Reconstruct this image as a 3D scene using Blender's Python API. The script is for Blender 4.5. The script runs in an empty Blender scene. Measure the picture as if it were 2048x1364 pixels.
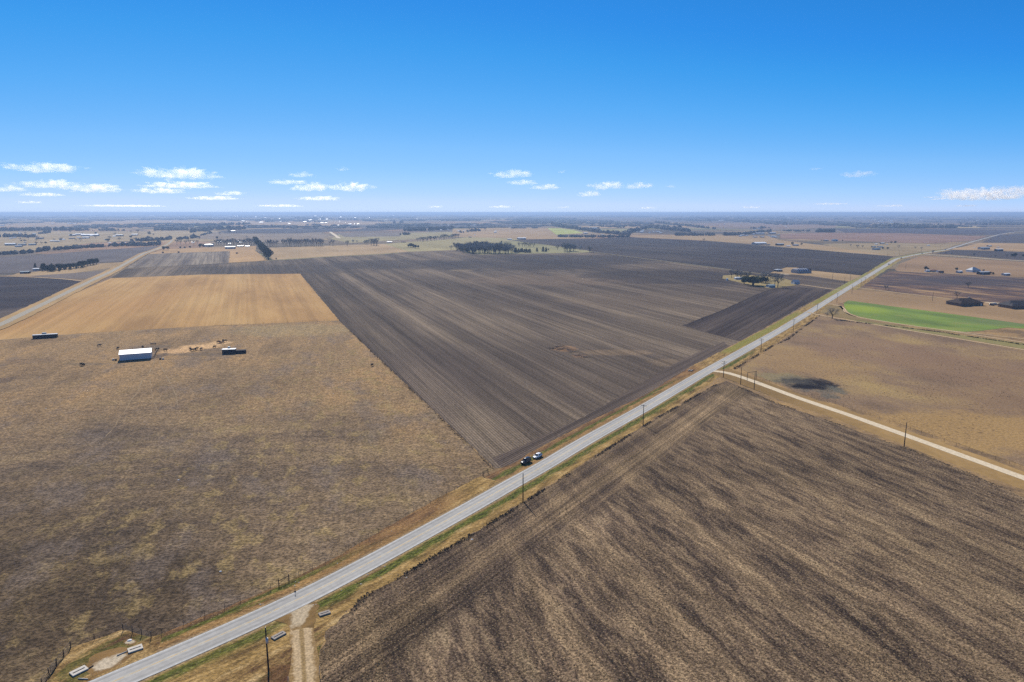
import bpy, bmesh, math, random
from mathutils import Vector, Matrix, noise as mn
random.seed(7)
R = math.radians
sc = bpy.context.scene
COL = sc.collection
# ------------------------------------------------------------------ camera, sky, sun, exposure
F = 1365.0; PITCH = math.atan(257 / F); H = 80.0
cam = bpy.data.cameras.new('camera'); co = bpy.data.objects.new('camera', cam); COL.objects.link(co)
cam.lens = 24.0; cam.sensor_width = 36.0; cam.clip_start = 1.0; cam.clip_end = 600000
co.location = (0, 0, H); co.rotation_euler = (math.pi / 2 - PITCH, 0, 0)
sc.camera = co
SUN_EL = R(38.7); SUN_AZ = R(-19)          # azimuth from +Y, negative = to the left
w = bpy.data.worlds.new('World'); sc.world = w; w.use_nodes = True
nt = w.node_tree; nt.nodes.clear()
sky = nt.nodes.new('ShaderNodeTexSky'); sky.sky_type = 'NISHITA'; sky.sun_disc = False
sky.sun_elevation = SUN_EL; sky.sun_rotation = SUN_AZ
sky.altitude = 8000; sky.air_density = 1.0; sky.dust_density = 0.0; sky.ozone_density = 10.0
bg = nt.nodes.new('ShaderNodeBackground'); bg.inputs[1].default_value = 0.127
out = nt.nodes.new('ShaderNodeOutputWorld')
sr = nt.nodes.new('ShaderNodeSeparateColor'); cr_ = nt.nodes.new('ShaderNodeCombineColor'); nt.links.new(sky.outputs[0], sr.inputs[0])
CURV = ([(.4, .10), (.58, .19), (.66, .30), (.8, .56), (1.13, 1.2), (1.8, 2.05), (2.8, 3.0), (5, 3.8), (12, 5)],
        [(1.2, 1.2), (1.52, 1.52), (1.75, 1.84), (2.19, 2.27), (3.06, 2.9), (4.4, 3.5), (6.0, 3.95), (12, 5.2)],
        [(3.0, 3.2), (4.32, 4.32), (5.13, 4.65), (6.31, 5.03), (8.26, 5.4), (12, 5.6)])
for i_ in range(3):                          # response of the camera to the sky, per channel
    a_ = nt.nodes.new('ShaderNodeMath'); a_.operation = 'MULTIPLY'; a_.inputs[1].default_value = 1 / 12; nt.links.new(sr.outputs[i_], a_.inputs[0])
    f_ = nt.nodes.new('ShaderNodeFloatCurve'); cu_ = f_.mapping.curves[0]; cu_.points[0].location = (0, 0); cu_.points[1].location = (1, CURV[i_][-1][1] / 12)
    for x_, y_ in CURV[i_][:-1]: cu_.points.new(x_ / 12, y_ / 12)
    for p_ in cu_.points: p_.handle_type = 'VECTOR'
    f_.mapping.update(); nt.links.new(a_.outputs[0], f_.inputs[1])
    c_ = nt.nodes.new('ShaderNodeMath'); c_.operation = 'MULTIPLY'; c_.inputs[1].default_value = 12; nt.links.new(f_.outputs[0], c_.inputs[0]); nt.links.new(c_.outputs[0], cr_.inputs[i_])
nt.links.new(cr_.outputs[0], bg.inputs[0]); nt.links.new(bg.outputs[0], out.inputs[0])
sl = bpy.data.lights.new('sun', 'SUN'); sl.energy = 4.2; sl.angle = R(0.5); sl.color = (1.0, 0.95, 0.87)
so = bpy.data.objects.new('sun', sl); COL.objects.link(so)
sdir = Vector((math.sin(SUN_AZ) * math.cos(SUN_EL), math.cos(SUN_AZ) * math.cos(SUN_EL), math.sin(SUN_EL)))
so.rotation_euler = sdir.to_track_quat('Z', 'Y').to_euler(); so.location = (0, 0, 300)
sc.view_settings.view_transform = 'Standard'; sc.view_settings.look = 'None'
sc.view_settings.exposure = 0.55; sc.view_settings.gamma = 1
sc.cycles.max_bounces = 4; sc.cycles.diffuse_bounces = 2; sc.cycles.transparent_max_bounces = 12
sc.cycles.volume_bounces = 3; sc.cycles.use_denoising = False
EXPO = (1.24, 1.35, 1.62)      # display value of a white ground under this sun, sky and exposure

# ------------------------------------------------------------------ helpers
def G(x, y, z=0.0):
    u = (x - 1024) / F; v = (682 - y) / F
    dy = math.cos(PITCH) + v * math.sin(PITCH); dz = -math.sin(PITCH) + v * math.cos(PITCH)
    t = (z - H) / dz
    return Vector((u * t, dy * t, z))
def mpp(x, y):                       # metres per photo pixel at a ground point
    p = G(x, y); return (p.y * math.cos(PITCH) + H * math.sin(PITCH)) / F
def lin(c):
    c = c / 255.0
    return c / 12.92 if c <= 0.04045 else ((c + 0.055) / 1.055) ** 2.4
def C(r, g, b, k=1.0):               # photo colour of a sunlit ground -> base colour
    return (min(lin(r) * k / EXPO[0], .9), min(lin(g) * k / EXPO[1], .9), min(lin(b) * k / EXPO[2], .9), 1)
def RGB(r, g, b): return (lin(r), lin(g), lin(b), 1)

class NB:
    def __init__(s, name):
        s.m = bpy.data.materials.new(name); s.m.use_nodes = True
        s.t = s.m.node_tree; s.t.nodes.clear()
        s.o = s.t.nodes.new('ShaderNodeOutputMaterial')
        s._pos = None
    def n(s, typ, **k):
        x = s.t.nodes.new(typ)
        for a, v in k.items(): setattr(x, a, v)
        return x
    def set(s, sock, v):
        if isinstance(v, bpy.types.NodeSocket): s.t.links.new(v, sock)
        else: sock.default_value = v
    def pos(s):
        if s._pos is None: s._pos = s.n('ShaderNodeTexCoord').outputs['Object']
        return s._pos
    def uv(s): return s.n('ShaderNodeTexCoord').outputs['UV']
    def rot(s, ang, sx=1, sy=1, vec=None, loc=(0, 0, 0)):    # x' runs across direction 'ang' (deg), y' along it
        m = s.n('ShaderNodeMapping', vector_type='POINT')
        s.set(m.inputs[0], vec or s.pos())
        m.inputs['Rotation'].default_value = (0, 0, R(90 - ang)); m.inputs['Location'].default_value = loc
        m2 = s.n('ShaderNodeMapping', vector_type='POINT')
        s.set(m2.inputs[0], m.outputs[0]); m2.inputs['Scale'].default_value = (sx, sy, 1)
        return m2.outputs[0]
    def noise(s, vec=None, scale=1, detail=2, rough=.5, dist=0, dims='2D'):
        x = s.n('ShaderNodeTexNoise', noise_dimensions=dims)
        s.set(x.inputs['Vector'], vec or s.pos()); x.inputs['Scale'].default_value = scale
        x.inputs['Detail'].default_value = detail; x.inputs['Roughness'].default_value = rough
        x.inputs['Distortion'].default_value = dist
        return x.outputs[0]
    def voro(s, vec=None, scale=1, feature='F1', out='Distance', metric='EUCLIDEAN', rnd=1):
        x = s.n('ShaderNodeTexVoronoi', voronoi_dimensions='2D', feature=feature)
        if feature == 'F1': x.distance = metric
        s.set(x.inputs['Vector'], vec or s.pos()); x.inputs['Scale'].default_value = scale
        x.inputs['Randomness'].default_value = rnd
        return x.outputs[out]
    def math(s, op, a, b=0.0, c=0.0):
        x = s.n('ShaderNodeMath', operation=op)
        s.set(x.inputs[0], a); s.set(x.inputs[1], b); s.set(x.inputs[2], c)
        return x.outputs[0]
    def sm(s, v, lo, hi, a=0.0, b=1.0):
        x = s.n('ShaderNodeMapRange', interpolation_type='SMOOTHSTEP')
        s.set(x.inputs[0], v); x.inputs[1].default_value = lo; x.inputs[2].default_value = hi
        x.inputs[3].default_value = a; x.inputs[4].default_value = b
        return x.outputs[0]
    def mix(s, f, a, b, mode='MIX'):
        x = s.n('ShaderNodeMix', data_type='RGBA', blend_type=mode)
        s.set(x.inputs[0], f); s.set(x.inputs[6], a); s.set(x.inputs[7], b)
        return x.outputs[2]
    def ramp(s, f, st):
        x = s.n('ShaderNodeValToRGB'); e = x.color_ramp.elements
        while len(e) < len(st): e.new(.5)
        for i, (p, c) in enumerate(st): e[i].position = p; e[i].color = c
        s.set(x.inputs[0], f); return x.outputs[0]
    def sep(s, v):
        x = s.n('ShaderNodeSeparateXYZ'); s.set(x.inputs[0], v); return x.outputs
    def mul(s, col, v):              # colour times value
        x = s.n('ShaderNodeVectorMath', operation='SCALE'); s.set(x.inputs[0], tuple(col)[:3] if isinstance(col, tuple) else col); s.set(x.inputs[3], v)
        return x.outputs[0]
    def blob(s, x, y, rx, ry, rot=0, wob=.5, wsc=None, soft=.35):
        """a patch of ground that covers an oval rx by ry photo pixels round (x, y), ragged edge"""
        c = G(x, y); a = G(x + rx, y); b = G(x, y - ry); RX = abs(a.x - c.x); RY = abs(b.y - c.y)
        m = s.n('ShaderNodeMapping', vector_type='TEXTURE'); s.set(m.inputs[0], s.pos())
        m.inputs['Location'].default_value = (c.x, c.y, 0); m.inputs['Rotation'].default_value = (0, 0, R(rot))
        m.inputs['Scale'].default_value = (RX, RY, 1)
        l = s.n('ShaderNodeVectorMath', operation='LENGTH'); s.set(l.inputs[0], m.outputs[0])
        nz = s.noise(scale=wsc or 2.2 / min(RX, RY), detail=5, rough=.6)
        d = s.math('ADD', l.outputs['Value'], s.math('MULTIPLY', s.math('SUBTRACT', nz, .5), wob * 2))
        return s.sm(d, 1 - soft, 1 + soft * .6, 1, 0)
    def done(s, col, rough=.95, bump=None, bs=.3, bd=.1, spec=.15, metal=0):
        p = s.n('ShaderNodeBsdfPrincipled')
        s.set(p.inputs['Base Color'], col); s.set(p.inputs['Roughness'], rough)
        p.inputs['Specular IOR Level'].default_value = spec; p.inputs['Metallic'].default_value = metal
        if bump is not None:
            bn = s.n('ShaderNodeBump'); bn.inputs['Strength'].default_value = bs; bn.inputs['Distance'].default_value = bd
            s.set(bn.inputs['Height'], bump); s.t.links.new(bn.outputs[0], p.inputs['Normal'])
        s.t.links.new(p.outputs[0], s.o.inputs[0]); return s.m

def link(name, verts, faces, mat, parent=None, uvs=None, smooth=False):
    me = bpy.data.meshes.new(name); me.from_pydata([tuple(v) for v in verts], [], faces)
    if mat: me.materials.append(mat)
    if uvs:
        l = me.uv_layers.new(name='UVMap')
        for p in me.polygons:
            for li in p.loop_indices: l.data[li].uv = uvs[me.loops[li].vertex_index]
    if smooth:
        for p in me.polygons: p.use_smooth = True
    o = bpy.data.objects.new(name, me); COL.objects.link(o)
    if parent: o.parent = parent
    return o
def tag(o, label=None, cat=None, group=None, kind=None):
    if label: o['label'] = label
    if cat: o['category'] = cat
    if group: o['group'] = group
    if kind: o['kind'] = kind
    return o
def empty(name, loc, rz=0):
    o = bpy.data.objects.new(name, None); COL.objects.link(o); o.location = loc; o.rotation_euler = (0, 0, rz)
    o.empty_display_size = .5
    return o
def copy_tree(o, parent=None):
    c = o.copy(); COL.objects.link(c); c.parent = parent
    for ch in [k for k in list(COL.objects) if k.parent == o]: copy_tree(ch, c)
    return c
class MB:
    def __init__(s): s.v = []; s.f = []
    def box(s, x0, x1, y0, y1, z0, z1):
        b = len(s.v); s.v += [(x0, y0, z0), (x1, y0, z0), (x1, y1, z0), (x0, y1, z0), (x0, y0, z1), (x1, y0, z1), (x1, y1, z1), (x0, y1, z1)]
        s.f += [(b, b + 3, b + 2, b + 1), (b + 4, b + 5, b + 6, b + 7), (b, b + 1, b + 5, b + 4), (b + 1, b + 2, b + 6, b + 5), (b + 2, b + 3, b + 7, b + 6), (b + 3, b, b + 4, b + 7)]
        return s
    def tube(s, p, q, r0, r1=None, n=8, caps=True):
        r1 = r0 if r1 is None else r1; p = Vector(p); q = Vector(q); d = (q - p).normalized()
        a = d.orthogonal().normalized(); c = d.cross(a); b = len(s.v)
        for k in range(n):
            t = 2 * math.pi * k / n; e = a * math.cos(t) + c * math.sin(t)
            s.v.append(tuple(p + e * r0)); s.v.append(tuple(q + e * r1))
        for k in range(n):
            k2 = (k + 1) % n; s.f.append((b + 2 * k, b + 2 * k2, b + 2 * k2 + 1, b + 2 * k + 1))
        if caps: s.f += [tuple(b + 2 * k for k in range(n))[::-1], tuple(b + 2 * k + 1 for k in range(n))]
        return s
    def poly(s, pts):
        b = len(s.v); s.v += [tuple(p) for p in pts]; s.f.append(tuple(range(b, b + len(pts)))); return s
    def prism(s, prof, y0, y1):      # profile in xz, extruded along y
        b = len(s.v); n = len(prof)
        s.v += [(x, y0, z) for x, z in prof] + [(x, y1, z) for x, z in prof]
        s.f += [tuple(range(b, b + n)), tuple(range(b + n, b + 2 * n))[::-1]]
        s.f += [(b + k, b + n + k, b + n + (k + 1) % n, b + (k + 1) % n) for k in range(n)]
        return s
    def build(s, name, mat, parent=None, smooth=False): return link(name, s.v, s.f, mat, parent, smooth=smooth)

# ------------------------------------------------------------------ simple object materials
def simple(name, col, rough=.7, spec=.3, nz=.15, sc_=3, metal=0, bump=0):
    b = NB(name); n = b.noise(scale=sc_, detail=4, rough=.6, dims='3D')
    c = b.mul(col, b.sm(n, .2, .8, 1 - nz, 1 + nz))
    return b.done(c, rough, n if bump else None, bump or .1, .05, spec, metal)
M = {}
M['white_metal'] = simple('white_metal', (.88, .87, .85, 1), .42, 1.0, .04)
M['grey_metal'] = simple('grey_metal', (.42, .44, .46, 1), .45, .4, .12)
M['blue_metal'] = simple('blue_metal', (.33, .35, .38, 1), .45, .4, .1)
M['teal_metal'] = simple('teal_metal', (.20, .27, .30, 1), .5, .4, .12)
M['dark_shingle'] = simple('dark_shingle', (.055, .05, .052, 1), .9, .1, .25, 8)
M['brown_shingle'] = simple('brown_shingle', (.045, .032, .028, 1), .9, .1, .3, 8)
M['red_roof'] = simple('red_roof', (.16, .07, .055, 1), .8, .2, .2)
M['pink_roof'] = simple('pink_roof', (.42, .33, .29, 1), .8, .2, .15)
M['tan_wall'] = simple('tan_wall', (.42, .36, .28, 1), .85, .2, .12)
M['white_wall'] = simple('white_wall', (.68, .68, .66, 1), .8, .2, .06)
M['shed_wall'] = simple('shed_wall', (.50, .53, .57, 1), .6, .3, .06)
M['grey_wall'] = simple('grey_wall', (.26, .27, .29, 1), .8, .2, .12)
M['brown_wall'] = simple('brown_wall', (.13, .09, .07, 1), .85, .2, .2)
M['dark_wall'] = simple('dark_wall', (.025, .025, .03, 1), .85, .2, .25)
M['rust'] = simple('rust', (.10, .045, .03, 1), .8, .2, .4, 6)
M['pole_wood'] = simple('pole_wood', (.045, .035, .03, 1), .9, .1, .3, 5)
M['post_wood'] = simple('post_wood', (.085, .06, .045, 1), .9, .1, .3, 5)
M['pipe'] = simple('pipe', (.045, .03, .025, 1), .7, .3, .3, 6)
M['concrete'] = simple('concrete', (.52, .47, .40, 1), .9, .1, .12, 2)
M['concrete_old'] = simple('concrete_old', (.30, .26, .22, 1), .9, .1, .2, 2)
M['dark'] = simple('dark_opening', (.008, .008, .01, 1), .9, .1, .1)
M['glass'] = simple('glass', (.02, .025, .03, 1), .08, .5, .1)
M['tyre'] = simple('tyre', (.015, .015, .016, 1), .85, .2, .1)
M['rim'] = simple('rim', (.35, .35, .36, 1), .35, .5, .05, metal=.7)
M['lamp'] = simple('lamp_glass', (.7, .7, .68, 1), .15, .6, .02)
M['red_lamp'] = simple('red_lamp', (.35, .01, .01, 1), .2, .5, .02)
M['black_paint'] = simple('black_paint', (.012, .013, .016, 1), .22, .6, .03)
M['white_paint'] = simple('white_paint', (.78, .78, .78, 1), .25, .5, .02)
M['blue_paint'] = simple('blue_paint', (.05, .08, .14, 1), .25, .5, .02)
M['red_paint'] = simple('red_paint', (.2, .03, .025, 1), .25, .5, .02)
M['silver_paint'] = simple('silver_paint', (.3, .31, .32, 1), .3, .5, .02)
M['ceramic'] = simple('ceramic', (.3, .28, .26, 1), .3, .5, .1)
M['cow_black'] = simple('cow_hide_black', (.014, .012, .011, 1), .8, .2, .3)
M['cow_red'] = simple('cow_hide_red', (.09, .035, .02, 1), .8, .2, .3)
M['bark'] = simple('bark', (.055, .048, .042, 1), .95, .05, .3, 4)
def leaf_mat(name, c, v):
    b = NB(name); r = b.n('ShaderNodeNewGeometry').outputs['Random Per Island']
    col = b.mix(r, c, v)
    return b.done(col, .9, spec=.05)
M['twigs'] = leaf_mat('bare_twigs', (.14, .134, .125, 1), (.34, .32, .29, 1))
M['twigs_brown'] = leaf_mat('brown_twigs', (.10, .075, .055, 1), (.17, .13, .10, 1))
M['evergreen'] = leaf_mat('evergreen_leaves', (.010, .018, .009, 1), (.035, .055, .024, 1))
M['evergreen_pale'] = leaf_mat('dusty_evergreen_leaves', (.025, .035, .022, 1), (.07, .085, .05, 1))
M['weed'] = leaf_mat('weed_blades', (.045, .036, .028, 1), (.20, .16, .115, 1))

# ------------------------------------------------------------------ ground materials
ROW = 111.0; RD = 56.0
def speck(b, scale, lo, hi, amt):    # small clods, tussocks: fine light and dark soil and straw
    n = b.noise(scale=scale, detail=3, rough=.65)
    return b.sm(n, lo, hi, 1 - amt, 1 + amt), n
def pasture():
    b = NB('pasture_grass')
    big = b.noise(scale=.012, detail=5, rough=.6); mid = b.noise(b.rot(12, 1, .45), scale=.055, detail=6, rough=.65)
    py = b.sep(b.pos())[1]
    base = b.ramp(b.math('ADD', b.math('MULTIPLY', mid, .75), b.math('MULTIPLY', big, .25)),
                  [(.26, C(84, 74, 68)), (.42, C(112, 98, 86)), (.52, C(128, 111, 93)), (.64, C(142, 124, 101)), (.78, C(152, 136, 106))])
    far = b.ramp(b.noise(b.rot(14, .35, 1), scale=.04, detail=6, rough=.62), [(.3, C(126, 106, 84)), (.5, C(153, 129, 100)), (.7, C(170, 140, 102))])
    fm = b.sm(b.math('ADD', py, b.math('MULTIPLY', b.math('SUBTRACT', big, .5), 300)), 190, 370)
    col = b.mix(fm, base, far)
    # dark ground plus painted lens vignette at lower left, olive tufts to the right
    dk = b.blob(20, 1120, 420, 170, 0, .7, .02, .95)
    col = b.mul(col, b.math('SUBTRACT', 1.0, b.math('MULTIPLY', dk, .42)))
    dk2 = b.blob(140, 1230, 330, 130, 0, .9, .02, .6)
    col = b.mul(col, b.math('SUBTRACT', 1.0, b.math('MULTIPLY', dk2, .30)))
    ol = b.math('MULTIPLY', b.sm(b.noise(b.rot(20, .6, 1), scale=.14, detail=6, rough=.68), .52, .64), b.blob(720, 800, 330, 200, 0, .4, None, .7))
    col = b.mix(b.math('MULTIPLY', ol, .6), col, C(152, 134, 96))
    ol2 = b.sm(b.noise(scale=.07, detail=5, rough=.6), .56, .68)
    col = b.mix(b.math('MULTIPLY', ol2, .22), col, C(128, 114, 84))
    grey = b.sm(b.noise(b.rot(20, .5, 1, loc=(30, 70, 0)), scale=.05, detail=6, rough=.65), .52, .66)
    col = b.mix(b.math('MULTIPLY', grey, .45), col, C(118, 108, 106))
    # bare feed ground and trampled dirt
    for (x, y, rx, ry, c, k, wb) in [(352, 703, 32, 5.5, (206, 172, 134), 1, .35), (400, 694, 42, 5.5, (212, 178, 138), 1, .3), (440, 686, 22, 4.5, (210, 178, 140), .95, .3),
                               (400, 708, 60, 4, (112, 100, 90), .7, .7), (425, 700, 26, 3.5, (112, 100, 92), .6, .6), (300, 694, 42, 4, (116, 104, 94), .8, .7), (318, 712, 14, 7, (108, 94, 84), .9, .6),
                               (420, 719, 18, 3, (112, 100, 92), .5, .7), (60, 722, 52, 7, (128, 108, 90), .6, .7), (0, 762, 24, 8, (96, 84, 80), .6, .7),
                               (175, 728, 45, 3, (112, 102, 92), .5, .7), (590, 660, 130, 12, (164, 146, 112), .6, .6), (215, 690, 90, 12, (150, 128, 100), .5, .8)]:
        col = b.mix(b.math('MULTIPLY', b.blob(x, y, rx, ry, 0, wb), k), col, C(*c))
    rows = b.noise(b.rot(ROW - 8, 1, .02), scale=.55, detail=3, rough=.6)
    col = b.mul(col, b.sm(rows, .3, .7, .95, 1.05))
    pale = b.math('MULTIPLY', b.sm(b.noise(b.rot(ROW - 8, 1, .008, loc=(5, 2, 0)), scale=.3, detail=4, rough=.7), .58, .70), b.sm(b.noise(scale=.02, detail=3), .42, .58))
    col = b.mix(b.math('MULTIPLY', pale, .22), col, C(166, 148, 120))
    s1, n1 = speck(b, 1.15, .36, .62, .34); s2, n2 = speck(b, .34, .32, .68, .2)
    col = b.mul(b.mul(col, s1), s2)
    h = b.math('ADD', n1, b.math('MULTIPLY', n2, 1.5))
    return b.done(col, .97, h, .9, .35, .05)
def gold():
    b = NB('gold_hayfield')
    n = b.noise(b.rot(ROW, 1, .25), scale=.02, detail=5, rough=.6)
    col = b.ramp(n, [(.3, C(166, 132, 90)), (.5, C(186, 151, 103)), (.7, C(198, 165, 116))])
    col = b.mix(b.math('MULTIPLY', b.blob(190, 620, 120, 40, 0, .5, None, .7), .6), col, C(184, 144, 96))
    r = b.noise(b.rot(ROW, 1, .012), scale=.22, detail=4, rough=.7)
    col = b.mul(col, b.sm(r, .3, .7, .88, 1.08))
    sp = b.sm(b.noise(b.rot(0, .25, 1), scale=.12, detail=4, rough=.7), .66, .74)
    col = b.mix(b.math('MULTIPLY', sp, .35), col, C(140, 110, 76))
    s1, n1 = speck(b, .8, .35, .65, .1)
    return b.done(b.mul(col, s1), .97, n1, .5, .2, .05)
def soil(name, dark, mid, light, ang=ROW, rows=1.0, big=.010, contrast=1.0, extra=None, sp=.16, freq=1.05, warp=0, spk=.9, stretch=.03):
    b = NB(name)
    lo = b.noise(b.rot(ang, 1, stretch), scale=.045, detail=6, rough=.68)
    bg_ = b.noise(b.rot(ang, 1, .35), scale=big, detail=5, rough=.6)
    f = b.math('ADD', b.math('MULTIPLY', lo, .6), b.math('MULTIPLY', bg_, .4))
    col = b.ramp(f, [(.36, C(*dark)), (.5, C(*mid)), (.64, C(*light))])
    v = b.rot(ang)
    if warp: v = b.n('ShaderNodeVectorMath', operation='ADD').outputs[0] if False else v
    x = b.sep(v)[0]
    wv = b.math('SINE', b.math('MULTIPLY', x, 2 * math.pi / freq))
    rn = b.noise(b.rot(ang, 1, .015), scale=.35, detail=4, rough=.75)
    if extra: col = extra(b, col)
    col = b.mul(col, b.math('ADD', 1.0, b.math('MULTIPLY', wv, .17 * rows)))
    col = b.mul(col, b.sm(rn, .3, .7, 1 - .17 * contrast, 1 + .17 * contrast))
    s1, n1 = speck(b, spk, .35, .65, sp)
    col = b.mul(col, s1)
    h = b.math('ADD', n1, b.math('MULTIPLY', wv, .35 * rows))
    return b.done(col, .97, h, .8, .22, .04)
def center_extra(b, col):
    for (x, y, rx, ry, c, k, wb) in [(1130, 697, 24, 6, (146, 118, 94), .9, .7), (1160, 712, 16, 3.5, (138, 112, 92), .7, .7), (1230, 705, 80, 6, (138, 120, 102), .6, .5),
                               (1350, 725, 60, 8, (130, 114, 98), .5, .5), (925, 540, 26, 2.5, (158, 142, 118), .8, .5), (1110, 560, 190, 10, (128, 112, 100), .55, .6),
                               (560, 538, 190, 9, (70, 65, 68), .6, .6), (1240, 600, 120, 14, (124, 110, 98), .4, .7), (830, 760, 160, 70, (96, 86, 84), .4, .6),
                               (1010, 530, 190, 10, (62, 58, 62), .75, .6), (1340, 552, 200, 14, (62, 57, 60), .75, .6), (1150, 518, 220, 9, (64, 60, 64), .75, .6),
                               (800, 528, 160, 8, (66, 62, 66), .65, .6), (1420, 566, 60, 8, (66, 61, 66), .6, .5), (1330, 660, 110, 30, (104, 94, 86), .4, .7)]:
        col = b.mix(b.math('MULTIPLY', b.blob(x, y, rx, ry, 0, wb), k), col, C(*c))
    return col
def stubble():
    b = NB('stubble_field')
    v = b.rot(107, 1, .22)
    lo = b.noise(v, scale=.36, detail=8, rough=.70, dist=.3)
    big = b.noise(scale=.012, detail=4, rough=.5)
    f = b.math('ADD', b.math('MULTIPLY', lo, .84), b.math('MULTIPLY', big, .16))
    col = b.ramp(f, [(.375, C(62, 53, 50)), (.43, C(90, 78, 71)), (.47, C(126, 109, 94)), (.53, C(160, 139, 117)), (.64, C(188, 167, 139))])
    # headland worked along the road: bands parallel to it
    py = b.sep(b.rot(RD))[0]                       # metres to the right of the road direction
    bn = b.noise(b.rot(RD, 1, .05), scale=.11, detail=5, rough=.65)
    hcol = b.ramp(bn, [(.38, C(66, 57, 54)), (.45, C(100, 86, 75)), (.53, C(146, 126, 103)), (.62, C(176, 153, 124))])
    c0 = G(1046, 1006); x0 = c0.x * math.sin(R(RD)) - c0.y * math.cos(R(RD))
    hm = b.math('ADD', py, b.math('MULTIPLY', b.noise(scale=.05, detail=3), 8))
    inb = b.sm(hm, x0 + 20, x0 + 25, 1, 0)
    col = b.mix(inb, col, hcol)
    d0 = G(1859, 915); x1 = d0.x * math.sin(R(108)) - d0.y * math.cos(R(108))
    px2 = b.math('ADD', b.sep(b.rot(108))[0], b.math('MULTIPLY', b.noise(scale=.05, detail=3), 8))
    in2 = b.sm(px2, x1 + 15, x1 + 22, 1, 0)
    h2 = b.ramp(b.noise(b.rot(108, 1, .05), scale=.11, detail=5, rough=.65), [(.36, C(72, 62, 58)), (.5, C(100, 86, 76)), (.64, C(136, 118, 98))])
    col = b.mix(b.math('MULTIPLY', in2, .6), col, h2)
    for (x, y, rx, ry, k) in [(780, 1290, 80, 60, .72), (835, 1230, 50, 28, .62), (880, 1310, 50, 45, 1.12), (690, 1300, 40, 60, 1.05), (1120, 1170, 60, 30, 1.25), (1210, 1050, 60, 30, 1.18), (1380, 1050, 110, 50, 1.1), (1250, 1290, 300, 100, 1.06),
                              (1700, 930, 350, 60, .84), (1480, 785, 60, 12, .62), (1950, 1120, 220, 90, .84), (1900, 1330, 250, 90, .88), (1150, 1060, 200, 30, 1.1), (1320, 960, 80, 60, .88)]:
        col = b.mul(col, b.math('ADD', 1.0, b.math('MULTIPLY', b.blob(x, y, rx, ry, 0, .6, None, .6), k - 1)))
    rows = b.sm(b.noise(b.rot(127, 1, .04), scale=1.1, detail=4, rough=.7), .3, .7, .76, 1.2)
    rows2 = b.sm(b.noise(b.rot(RD, 1, .012), scale=.75, detail=4, rough=.75), .32, .68, .62, 1.32)
    rm_ = b.n('ShaderNodeMix', data_type='FLOAT'); b.set(rm_.inputs[0], inb); b.set(rm_.inputs[2], rows); b.set(rm_.inputs[3], rows2)
    col = b.mul(col, rm_.outputs[0])
    s1 = b.sm(b.noise(scale=1.9, detail=4, rough=.75), .38, .62, .5, 1.5); n1 = b.noise(scale=1.3, detail=4, rough=.7)
    s2 = b.sm(n1, .35, .65, .8, 1.18)
    straw = b.sm(b.voro(scale=1.1), .0, .22, 1, 0)
    col = b.mul(b.mul(col, s1), s2)
    col = b.mix(b.math('MULTIPLY', straw, .38), col, C(214, 194, 158))
    return b.done(col, .97, b.math('ADD', n1, b.noise(scale=3, detail=2)), .9, .16, .04)
def right_pasture():
    b = NB('dry_pasture')
    n = b.noise(b.rot(15, .6, 1), scale=.03, detail=6, rough=.62)
    col = b.ramp(n, [(.32, C(122, 104, 90)), (.48, C(142, 121, 102)), (.6, C(157, 135, 104)), (.72, C(168, 146, 106))])
    for (x, y, rx, ry, c, k, wb) in [(1600, 720, 120, 30, (166, 139, 102), .6, .6), (1900, 860, 330, 40, (174, 145, 100), .75, .6), (1750, 700, 130, 28, (146, 122, 104), .7, .7), (1950, 740, 160, 40, (140, 116, 98), .6, .8),
                                     (1960, 800, 120, 30, (144, 120, 98), .5, .8), (1560, 755, 60, 10, (140, 134, 104), .6, .7),
                                     (1600, 765, 50, 13, (104, 102, 96), .75, .6), (1640, 778, 48, 10, (96, 98, 98), .7, .7), (1628, 767, 46, 12, (60, 58, 62), .95, .75), (1612, 773, 34, 6, (28, 26, 34), .98, .7), (1645, 768, 26, 7, (34, 32, 40), .9, .8), (1590, 763, 34, 6, (70, 70, 72), .8, .8), (1675, 780, 12, 9, (100, 102, 98), .8, .8), (1660, 793, 20, 5, (92, 96, 96), .7, .9)]:
        mk = b.math('MULTIPLY', b.blob(x, y, rx, ry, 0, wb), k)
        if sum(c) < 320: mk = b.math('MULTIPLY', mk, b.sm(b.noise(b.rot(14, .35, 1, loc=(x, y, 0)), scale=.22, detail=6, rough=.72), .36, .50, .25, 1))
        col = b.mix(mk, col, C(*c))
    tf = b.math('MULTIPLY', b.sm(b.noise(b.rot(10, .6, 1), scale=.75, detail=3, rough=.6), .60, .68), b.sm(b.noise(scale=.03, detail=3), .42, .58))
    col = b.mix(b.math('MULTIPLY', tf, .62), col, C(88, 72, 62))
    s1, n1 = speck(b, .9, .35, .65, .14)
    return b.done(b.mul(col, s1), .97, n1, .8, .25, .05)
def burnt():
    b = NB('burnt_pasture')
    n = b.noise(b.rot(25, .25, 1), scale=.05, detail=7, rough=.68)
    col = b.ramp(n, [(.40, C(80, 70, 74)), (.50, C(112, 92, 86)), (.58, C(136, 112, 94)), (.68, C(176, 148, 112))])
    col = b.mix(b.math('MULTIPLY', b.blob(1950, 562, 190, 12, 0, .5, None, .7), .85), col, C(76, 72, 82))
    s1, n1 = speck(b, .6, .35, .65, .12)
    return b.done(b.mul(col, s1), .97, n1, .6, .2, .05)
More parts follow.
